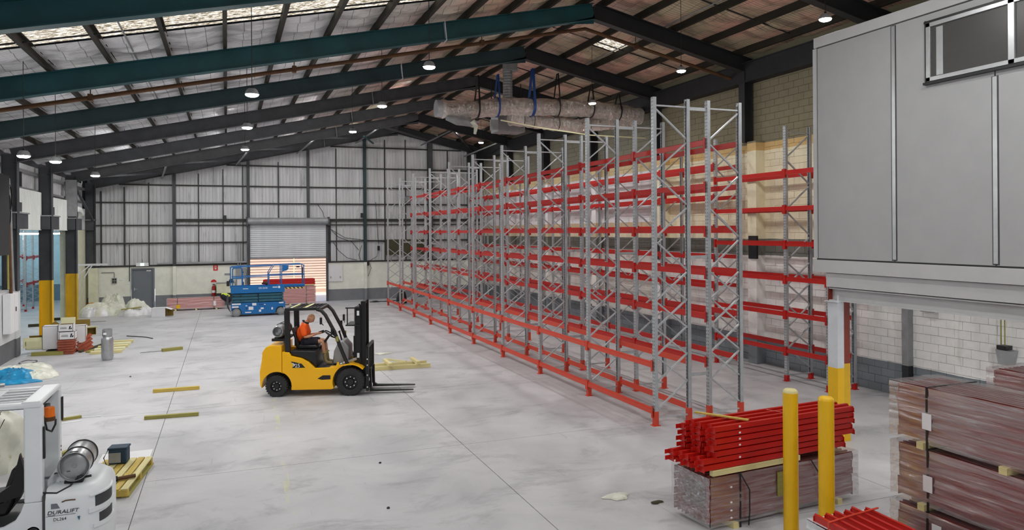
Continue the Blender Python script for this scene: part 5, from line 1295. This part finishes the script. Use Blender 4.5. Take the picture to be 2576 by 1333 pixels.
pp_ = MB().box(-.42, .42, -.28, .28, 0, .02).build('polystyrene_sheet', 'carton', None, bevel=.004); pp_.location = (-1.75, 15.05, .0); tag(pp_, 'white packing sheet on the floor behind the cooler bag', 'packing sheet')

# ------------------------------------------------------------------ timbers and litter on the floor
def plank(x0, y0, x1, y1, w, h, mat, lab, nm='timber_plank', cat='timber', z=0, group=None):
    L = math.hypot(x1 - x0, y1 - y0); o = MB().cb((0, 0, h / 2), (L, w, h)).build(nm, mat, None, bevel=.004)
    o.location = ((x0 + x1) / 2, (y0 + y1) / 2, z + .001); o.rotation_euler = (0, 0, math.atan2(y1 - y0, x1 - x0)); return tag(o, lab, cat, group)
plank(-1.80, 20.85, -.70, 20.84, .10, .085, 'timber2', 'brownish-yellow timber lying alone on the floor left of the yellow forklift')
plank(-1.72, 17.92, -.62, 17.84, .09, .075, 'timber3', 'olive-yellow timber lying nearest to the camera in the open floor')
plank(-3.6, 18.42, -3.05, 18.64, .08, .06, 'timber3', 'short olive timber sticking out behind the white forklift')
plank(-3.05, 18.66, -2.65, 18.6, .02, .01, 'decal', 'thin pale strip on the floor beside the short olive timber', 'floor_strip', 'strip')
plank(-3.5, 18.2, -3.0, 18.35, .04, .01, 'decal', 'wider white strip on the floor in front of the short olive timber', 'floor_strip', 'strip')
plank(-3.05, 15.4, -2.5, 15.9, .1, .08, 'timber3', 'dark yellow timber end seen between the pillar and gas cylinder of the white forklift')
plank(-2.12, 27.95, -1.5, 28.2, .16, .10, 'timber3', 'small yellow packing timber on the floor left of the forklift')
plank(-2.8, 27.95, -2.15, 28.1, .03, .01, 'seam', 'thin dark strip beside the small yellow packing timber', 'floor_strip', 'strip')
plank(-8.2, 37.75, -7.55, 37.85, .12, .12, 'darktimber', 'dark timber on the floor left of the nearer yellow column foot'); plank(-7.75, 40.1, -7.25, 40.2, .12, .12, 'darktimber', 'dark timber on the floor between the two yellow column feet')
cbk = MB().tube([(-3.75, 32.7, .012), (-3.3, 32.3, .012), (-3.0, 32.0, .012), (-2.72, 31.5, .012)], .02, 6).build('black_strap', 'black'); tag(cbk, 'thin black strap lying on the floor by the gas cylinder', 'strap')
hp_ = MB().tube([(-5.95 + .24 * cos(i * pi / 12), 27.35 + .36 * sin(i * pi / 12), .012 + .012 * sin(i)) for i in range(24)], .010, 5, True).build('wire_hoop', 'mastblack'); tag(hp_, 'thin wire hoop lying on the floor near the left wall', 'wire')
tf = thing('timber_frame', 'pale timber ladder-like frame on the floor behind the forks', 'timber frame', (0, 0, 0))  # timber frame of rails and cross pieces, only shaped like a ladder
for a, b, nm in (((3.95, 21.55), (5.70, 21.45), 'rail'), ((4.05, 22.05), (5.72, 21.98), 'rail')):
    L = math.hypot(b[0] - a[0], b[1] - a[1]); o = MB().cb((0, 0, .06), (L, .06, .12)).build(nm, 'timber', tf, bevel=.004); o.location = ((a[0] + b[0]) / 2, (a[1] + b[1]) / 2, 0); o.rotation_euler = (0, 0, math.atan2(b[1] - a[1], b[0] - a[0]))
for x in (4.48, 5.32):
    o = MB().cb((0, 0, .045), (.1, .9, .09)).build('cross_piece', 'timber', tf, bevel=.004); o.location = (x, 21.85, .115)
plank(4.72, 23.2, 5.2, 22.5, .07, .05, 'timber', 'pale timber slat leaning out behind the timber frame')
def flat(nm, mat, lab, cat, x, y, rx, ry, h, seed, **k):
    t = heap(nm, mat, None, rx, ry, h, seed, n=10, **k); t.location = (x, y, 0); return tag(t, lab, cat)
flat('paper_scrap', 'plastic', 'white scrap of film on the floor beyond the timber frame', 'scrap', 4.86, 24.4, .28, .14, .04, 1)
flat('film_scrap', 'plastic', 'clear plastic scrap on the floor at the bottom centre-right', 'scrap', 5.55, 9.85, .2, .12, .05, 2)
flat('dark_litter', 'darktimber', 'small dark flattened packet on the floor right of the plastic scrap', 'litter', 5.98, 9.42, .1, .04, .03, 3)
for i, (x, y) in enumerate(((2.2, 10.75), (2.5, 12.9), (-2.6, 23.4), (1.7, 24.0))):
    o = MB().lathe([(0, .028), (.02, .02), (.026, .005), (.024, 0)], n=8).build('pebble', 'black'); o.location = (x, y, 0)
    tag(o, ('small dark lump on the floor nearest the bottom edge', 'small dark lump on the floor near the centre', 'small dark lump on the floor left of the two timbers', 'small dark lump on the floor behind the forklift')[i], 'litter')
# blue and white sheets at the left edge
bs = thing('plastic_sheets', 'heap of blue and clear plastic sheets on the floor at the left edge', 'plastic sheet', (-5.6, 24.0, 0))
h1 = heap('clear_sheet', 'plastic', bs, .95, .8, .28, 5); h1.location = (.0, .9, 0); h2 = heap('blue_sheet', 'bluesheet', bs, .55, .5, .32, 6); h2.location = (.05, .1, 0)
h3 = heap('clear_sheet', 'plastic', bs, .4, .5, .2, 7); h3.location = (.45, .2, 0); h4 = heap('blue_sheet', 'bluesheet', bs, .7, .2, .12, 8); h4.location = (-.1, -.4, 0)
fo = MB().cyl((-6.2, 23.0, .06), (-5.6, 23.25, .06), .05, 10).build('foil_tube', 'silver', None, smooth=True); tag(fo, 'silver tube lying in front of the blue plastic sheet', 'tube')
# rubbish heap by the corner
ph1 = thing('plastic_heap', 'grey-green heap of clear plastic sheeting beside the corner column', 'plastic sheet', (-5.7, 41.5, 0))
a_ = heap('sheet', 'plastic', ph1, 1.0, .7, .62, 11, rough=.15); b_ = heap('sheet', 'plastic', ph1, .5, .5, .95, 12, rough=.15); b_.location = (.25, .7, 0); c_ = heap('sheet', 'filmwhite', ph1, .6, .4, .42, 13, rough=.15); c_.location = (-.5, -.4, 0)
ph2 = thing('white_sack_heap', 'heap of white woven sacks right of the clear plastic heap', 'sack', (-4.35, 40.9, 0))
a_ = heap('sack', 'plastic', ph2, .62, .5, .75, 14, rough=.12); a_.location = (0, .3, 0); b_ = heap('sack', 'carton', ph2, .5, .3, .32, 15, rough=.2); b_.location = (-.1, -.3, 0); c_ = heap('sack', 'carton', ph2, .35, .3, .36, 16, rough=.1); c_.location = (.5, .0, 0)
MB().bar((-.55, -.3, .34), (.35, -.2, .42), .18, .05).build('board', 'timber3', ph2)
text('SACK', .01, (0, 0, -1), 'black', ph2) if False else None
plank(-4.15, 40.1, -3.75, 40.0, .03, .02, 'decal', 'white strip of packing lying left of the open white carton', 'packing_strip', 'strip'); plank(-6.3, 38.6, -5.3, 38.7, .03, .012, 'seam', 'thin strip on the floor in front of the plastic heap', 'floor_strip', 'strip')

# ------------------------------------------------------------------ cartons
def carton(lab, loc, dims, rz=0, openside=None, mat='carton', marks=False, group=None):
    w, d, h = dims; t = thing('carton', lab, 'box', loc, rz, group); th = .012
    mb = MB().box(-w / 2, w / 2, -d / 2, d / 2, 0, th)
    if openside != 'front': mb.box(-w / 2, w / 2, -d / 2, -d / 2 + th, 0, h)
    if openside != 'back': mb.box(-w / 2, w / 2, d / 2 - th, d / 2, 0, h)
    if openside != 'left': mb.box(-w / 2, -w / 2 + th, -d / 2, d / 2, 0, h)
    if openside != 'right': mb.box(w / 2 - th, w / 2, -d / 2, d / 2, 0, h)
    if openside != 'top': mb.box(-w / 2, w / 2, -d / 2, d / 2, h - th, h)
    mb.build('carton_body', mat, t)
    e = .004
    mi = MB().box(-w / 2 + th, w / 2 - th, d / 2 - th - e, d / 2 - th, th, h - th).box(-w / 2 + th, -w / 2 + th + e, -d / 2 + th, d / 2 - th, th, h - th).box(w / 2 - th - e, w / 2 - th, -d / 2 + th, d / 2 - th, th, h - th).box(-w / 2 + th, w / 2 - th, -d / 2 + th, d / 2 - th, th, th + e)
    if openside: mi.build('carton_lining', 'cartonin', t)
    if marks:
        MB().box(-w * .38, w * .08, -d / 2 - .002, -d / 2, h * .38, h * .5).box(-w * .34, w * .06, -d / 2 - .002, -d / 2, h * .54, h * .62).build('printed_lines', 'galvdull', t)
        MB().prism([(w * .2, h * .3), (w * .28, h * .3), (w * .36, h * .75), (w * .26, h * .75)], -d / 2 - .003, -d / 2).prism([(w * .3, h * .3), (w * .4, h * .3), (w * .44, h * .5), (w * .34, h * .5)], -d / 2 - .003, -d / 2).build('printed_mark', 'navy', t)
    return t
# open carton on the left with brown inside of lid, on a timber runner
c1 = carton('open carton lying with cream flap and brown lid up, left of the yellow column', (-6.12, 29.35, .16), (.56, .5, .28), 0, 'top', 'cartoncream')
MB().prism([(-.22, 0), (.20, 0), (.24, .42), (-.28, .42)], .24, .252).build('lid_flap', 'cartonin', c1)
fl_ = MB().box(-.33, .25, -.30, -.29, 0, .34).build('front_flap', 'cartoncream', c1); fl_.location = (-.05, 0, .0); fl_.rotation_euler = (radians(-14), 0, 0); fl_.location = (-.03, .03, .0)
plank(-6.15, 28.75, -5.2, 28.62, .12, .12, 'timber3', 'olive packing timber under the open carton'); plank(-5.8, 29.3, -4.9, 29.2, .3, .10, 'darktimber', 'dark timber runner under the white cartons')
carton('tall plain white carton directly in front of the yellow column', (-5.68, 29.3, .14), (.46, .45, .80), 0, None)
MB().prism([(-.15, 0), (.15, 0), (.0, .12)], -.01, .01).build('torn_flap', 'cartonin', None, loc=(-5.6, 29.5, .945)); o_ = COL.objects['torn_flap']; tag(o_, 'torn brown flap on top of the tall white carton', 'flap')
# stack of red-brown brackets with two marked cartons on top
for i in range(6):
    o = MB().box(-.24, .22, -.22, .22, .012, .075).box(-.27, .25, -.24, .24, .07, .08).build('bracket_pack', 'redpack'); o.location = (-5.13 + (i % 2) * .015, 28.85, i * .083)
    tag(o, 'flat pack of red-brown brackets in the pile under the two marked cartons', 'bracket pack', 'red-brown bracket packs under the cartons')
carton('lower of two white cartons with blue mark, on the red-brown pile', (-5.1, 28.85, .50), (.46, .42, .27), 0, None, marks=True)
c3 = carton('upper of two white cartons with blue mark, open lid tilted back', (-5.14, 28.88, .775), (.44, .42, .24), 0, 'top', marks=True)
f_ = MB().box(-.22, .22, 0, .012, 0, .22).build('lid_flap', 'cartoncream', c3); f_.location = (0, .2, .22); f_.rotation_euler = (radians(-12), 0, 0)
c4 = carton('white carton standing behind and right of the marked cartons', (-4.82, 29.45, .28), (.36, .36, .62), 0, None)
MB().box(-.28, .26, .2, .212, .55, .78).build('lid_flap', 'cartonin', c4)
c5 = carton('small cream carton with brown open front at the right of the carton pile', (-4.55, 29.7, .50), (.30, .3, .28), radians(20), 'front', 'cartoncream')
f_ = MB().box(-.16, .2, 0, .25, 0, .01).build('lid_flap', 'cartoncream', c5); f_.location = (0, -.2, .30); f_.rotation_euler = (radians(-18), 0, 0)
for i in range(4):
    o = MB().box(-.26, .26, -.05, .05, 0, .07).box(-.26, .26, .06, .09, 0, .09).build('red_bracket', 'redpack'); o.location = (-4.6 - i * .03, 29.1 + i * .1, .02 + i * .12); o.rotation_euler = (0, radians(-28), radians(25))
    tag(o, 'tilted red-brown bracket leaning at the right side of the carton pile', 'bracket', 'tilted brackets beside the carton pile')
plank(-4.75, 28.85, -4.05, 31.2, .09, .07, 'darktimber', 'dark timber running back from the carton pile towards the pale timbers'); plank(-4.5, 28.7, -3.9, 30.2, .14, .06, 'timber3', 'olive timber lying beside the dark one right of the carton pile')
for i in range(5):
    y = 28.35 + i * .62; x0 = -4.35 + i * .02
    plank(x0, y, x0 + .95, y + .05, .26, .09, 'timber' if i % 2 == 0 else 'cartoncream', 'pale packing timber in the row behind the grey gas cylinder', 'packing_timber', 'timber', 0, 'row of pale packing timbers behind the gas cylinder')
gy = thing('gas_cylinder', 'grey gas cylinder standing alone on the open floor at the left', 'gas cylinder', (-3.64, 26.82, 0))
MB().lathe([(0, .03), (.15, .03), (.17, .08), (.178, .14), (.178, .66), (.165, .73), (.12, .78), (.05, .80), (0, .80)], n=28).build('tank', 'silver', gy, smooth=True)
MB().lathe([(.13, 0), (.14, 0), (.14, .06), (.13, .06)], n=28).build('foot_ring', 'galvdull', gy, smooth=True)
mbc = MB()
for i in range(28):
    a0, a1 = 2 * pi * i / 28, 2 * pi * (i + 1) / 28
    lo_ = .78 if not (3 <= i % 14 <= 5) else .93
    for rr_ in (.145, .135): mbc.add([(rr_ * cos(a0), rr_ * sin(a0), lo_), (rr_ * cos(a1), rr_ * sin(a1), lo_), (rr_ * cos(a1), rr_ * sin(a1), 1.0), (rr_ * cos(a0), rr_ * sin(a0), 1.0)], [(0, 1, 2, 3)])
mbc.tube([(.14 * cos(2 * pi * i / 24), .14 * sin(2 * pi * i / 24), 1.0) for i in range(24)], .01, 6, True); mbc.build('collar', 'galvdull', gy)
MB().cyl((0, 0, .8), (0, 0, .9), .03, 10).build('valve', 'mastblack', gy); MB().cb((-.05, -.146, .87), (.09, .006, .07)).build('label_plate', 'decal', gy)
oc = carton('white open carton by itself on the floor right of the sack heap', (-3.13, 39.8, 0), (.62, .55, .44), radians(-6), 'right'); 
f_ = MB().box(0, .30, -.26, .26, 0, .01).build('lid_flap', 'carton', oc); f_.location = (.31, 0, .43); f_.rotation_euler = (0, radians(18), 0)
f_ = MB().box(0, .28, -.01, 0, 0, .40).build('side_flap', 'cartonin', oc); f_.location = (.31, .27, .0)

# ------------------------------------------------------------------ fittings on the back wall
es = thing('exit_light', 'lit exit light box above the grey door', 'sign', (-4.32, YB - .16, 2.40))
MB().cb((0, 0, 0), (.62, .1, .18)).build('case', 'decal', es, bevel=.01); MB().cb((0, -.055, 0), (.2, .01, .16)).build('lit_panel', 'exit', es); MB().cyl((0, 0, .09), (0, 0, .3), .01, 6).build('hanger', 'black', es)
fe = thing('fire_extinguisher', 'red fire extinguisher on the wall above the pink bundle', 'fire extinguisher', (-.72, YB - .2, .55))
MB().lathe([(0, 0), (.09, 0), (.1, .04), (.1, .48), (.08, .55), (.03, .6), (0, .6)], n=18).build('body', 'redext', fe, smooth=True); MB().cb((.0, 0, .65), (.12, .04, .05)).build('handle', 'black', fe); MB().tube([(.03, 0, .64), (.13, -.02, .55), (.12, -.04, .2)], .014, 6).build('hose', 'black', fe)
MB().lathe([(.101, .18), (.101, .32)], n=18).build('label_band', 'decal', fe)
er = MB().prism([(.15 * cos(radians(a)), .15 * sin(radians(a))) for a in range(0, 181, 15)], -.008, 0).build('half_round_sign', 'redsign'); er.location = (-.72, YB - .07, 1.32); tag(er, 'half-round red and white sign above the fire extinguisher', 'sign')
sg = thing('red_sign', 'small red square sign high on the wall above the extinguisher', 'sign', (-.62, YB - .08, 2.14)); MB().cb((0, 0, 0), (.24, .01, .34)).build('plate', 'redsign', sg)
MB().box(-.045, -.02, -.012, -.008, -.06, .12).box(.02, .045, -.012, -.008, -.06, .12).box(-.045, .045, -.012, -.008, -.1, -.05).build('pictogram', 'decal', sg)
sb1 = thing('switch_box', 'grey switch box with conduit left of the grey door', 'switch box', (-5.68, YB - .1, 1.55)); MB().cb((0, 0, 0), (.24, .1, .3)).build('case', 'galvdull', sb1, bevel=.01)
for dx, dz in ((-.05, .07), (.05, .07), (-.05, -.06), (.05, -.06)): MB().cb((dx, -.055, dz), (.07, .02, .09)).build('socket', 'black', sb1)
for x, z, lb in ((-5.35, 1.62, 'small white switch right of the grey switch box'), (-5.0, 1.4, 'small white socket left of the door'), (-.0, 1.75, 'small grey plate in the middle of the white wall')):
    o = MB().cb((0, 0, 0), (.12 if z != 1.75 else .3, .03, .1)).build('wall_plate', 'decal' if z != 1.75 else 'galvdull', None, bevel=.004); o.location = (x, YB - .075, z); tag(o, lb, 'switch')
bx2 = thing('storage_box', 'plain cream cabinet against the back wall left of the lift', 'cabinet', (-.1, YB - .35, .72)); MB().cb((0, 0, .27), (.95, .5, .55)).build('cabinet_body', 'cream', bx2, bevel=.01); MB().cb((0, 0, .56), (.98, .54, .03)).build('cabinet_top', 'galvdull', bx2); MB().box(-.45, -.4, -.2, .2, -.72, 0).box(.4, .45, -.2, .2, -.72, 0).build('leg', 'darksteel', bx2)
o = MB().lathe([(0, 0), (.14, .01), (.1, .16), (.03, .2), (0, .2)], n=14).build('black_tool', 'black', None, smooth=True); o.location = (.2, YB - .35, 1.296); tag(o, 'black round tool on top of the cream cabinet', 'tool')
swb = thing('switchboard', 'pale grey switchboard cabinet beside the roller door', 'cabinet', (.72, YB - .2, .9)); MB().cb((0, 0, .55), (.55, .22, 1.3)).build('cabinet_body', 'galvdull', swb, bevel=.01); MB().cb((0, -.115, .3), (.4, .02, .5)).build('door', 'carton', swb, bevel=.004)
MB().cb((.1, -.13, .3), (.1, .03, .2)).cb((.1, -.13, .95), (.08, .03, .08)).build('meter', 'black', swb); MB().cyl((-.15, 0, 1.2), (-.15, 0, 2.6), .03, 8).cyl((-.02, 0, 1.2), (-.02, 0, 2.6), .03, 8).build('conduit', 'galvdull', swb)
wp = thing('wall_panel_unit', 'white panel fixed to the wall right of the roller door', 'panel', (6.0, YB - .1, 1.2)); MB().cb((0, 0, .45), (.9, .06, 1.0)).build('board', 'carton', wp); MB().cb((-.25, -.04, .2), (.06, .02, .12)).cb((.3, -.04, .2), (.05, .02, .12)).build('switch', 'galvdull', wp)
sp = thing('round_speaker', 'small round speaker hanging on the end wall high behind the racks', 'speaker', (10.4, YB - .35, 6.1)); MB().lathe([(0, -.12), (.16, -.12), (.22, 0), (.16, .1), (0, .1)], (0, 0, 0), 'y', 18).build('body', 'galvdull', sp, smooth=True); MB().cyl((0, 0, 0), (0, .3, 0), .03, 8).build('bracket', 'black', sp)
pn = thing('olive_panel', 'olive-brown board fixed across the end wall behind the first rack bays', 'board', (9.7, YB - .3, 2.9)); MB().cb((.6, 0, .25), (2.6, .06, .95)).build('board', 'darktimber', pn)
lt = thing('floor_litter', 'dark scraps on the floor by the end wall left of the racks', 'litter', (8.0, 42.5, 0)); MB().tube([(-.3, 0, .02), (0, .1, .03), (.5, .0, .02), (1.3, .3, .02)], .03, 6).build('cable', 'black', lt); hh = heap('scrap', 'mastblack', lt, .2, .15, .08, 44, n=8)
dk = thing('dark_bin', 'dark bag standing on the floor behind the far end of the front rack row', 'bag', (9.25, 41.2, 0)); h_ = heap('bag_body', 'black', dk, .28, .28, .7, 45, n=10)
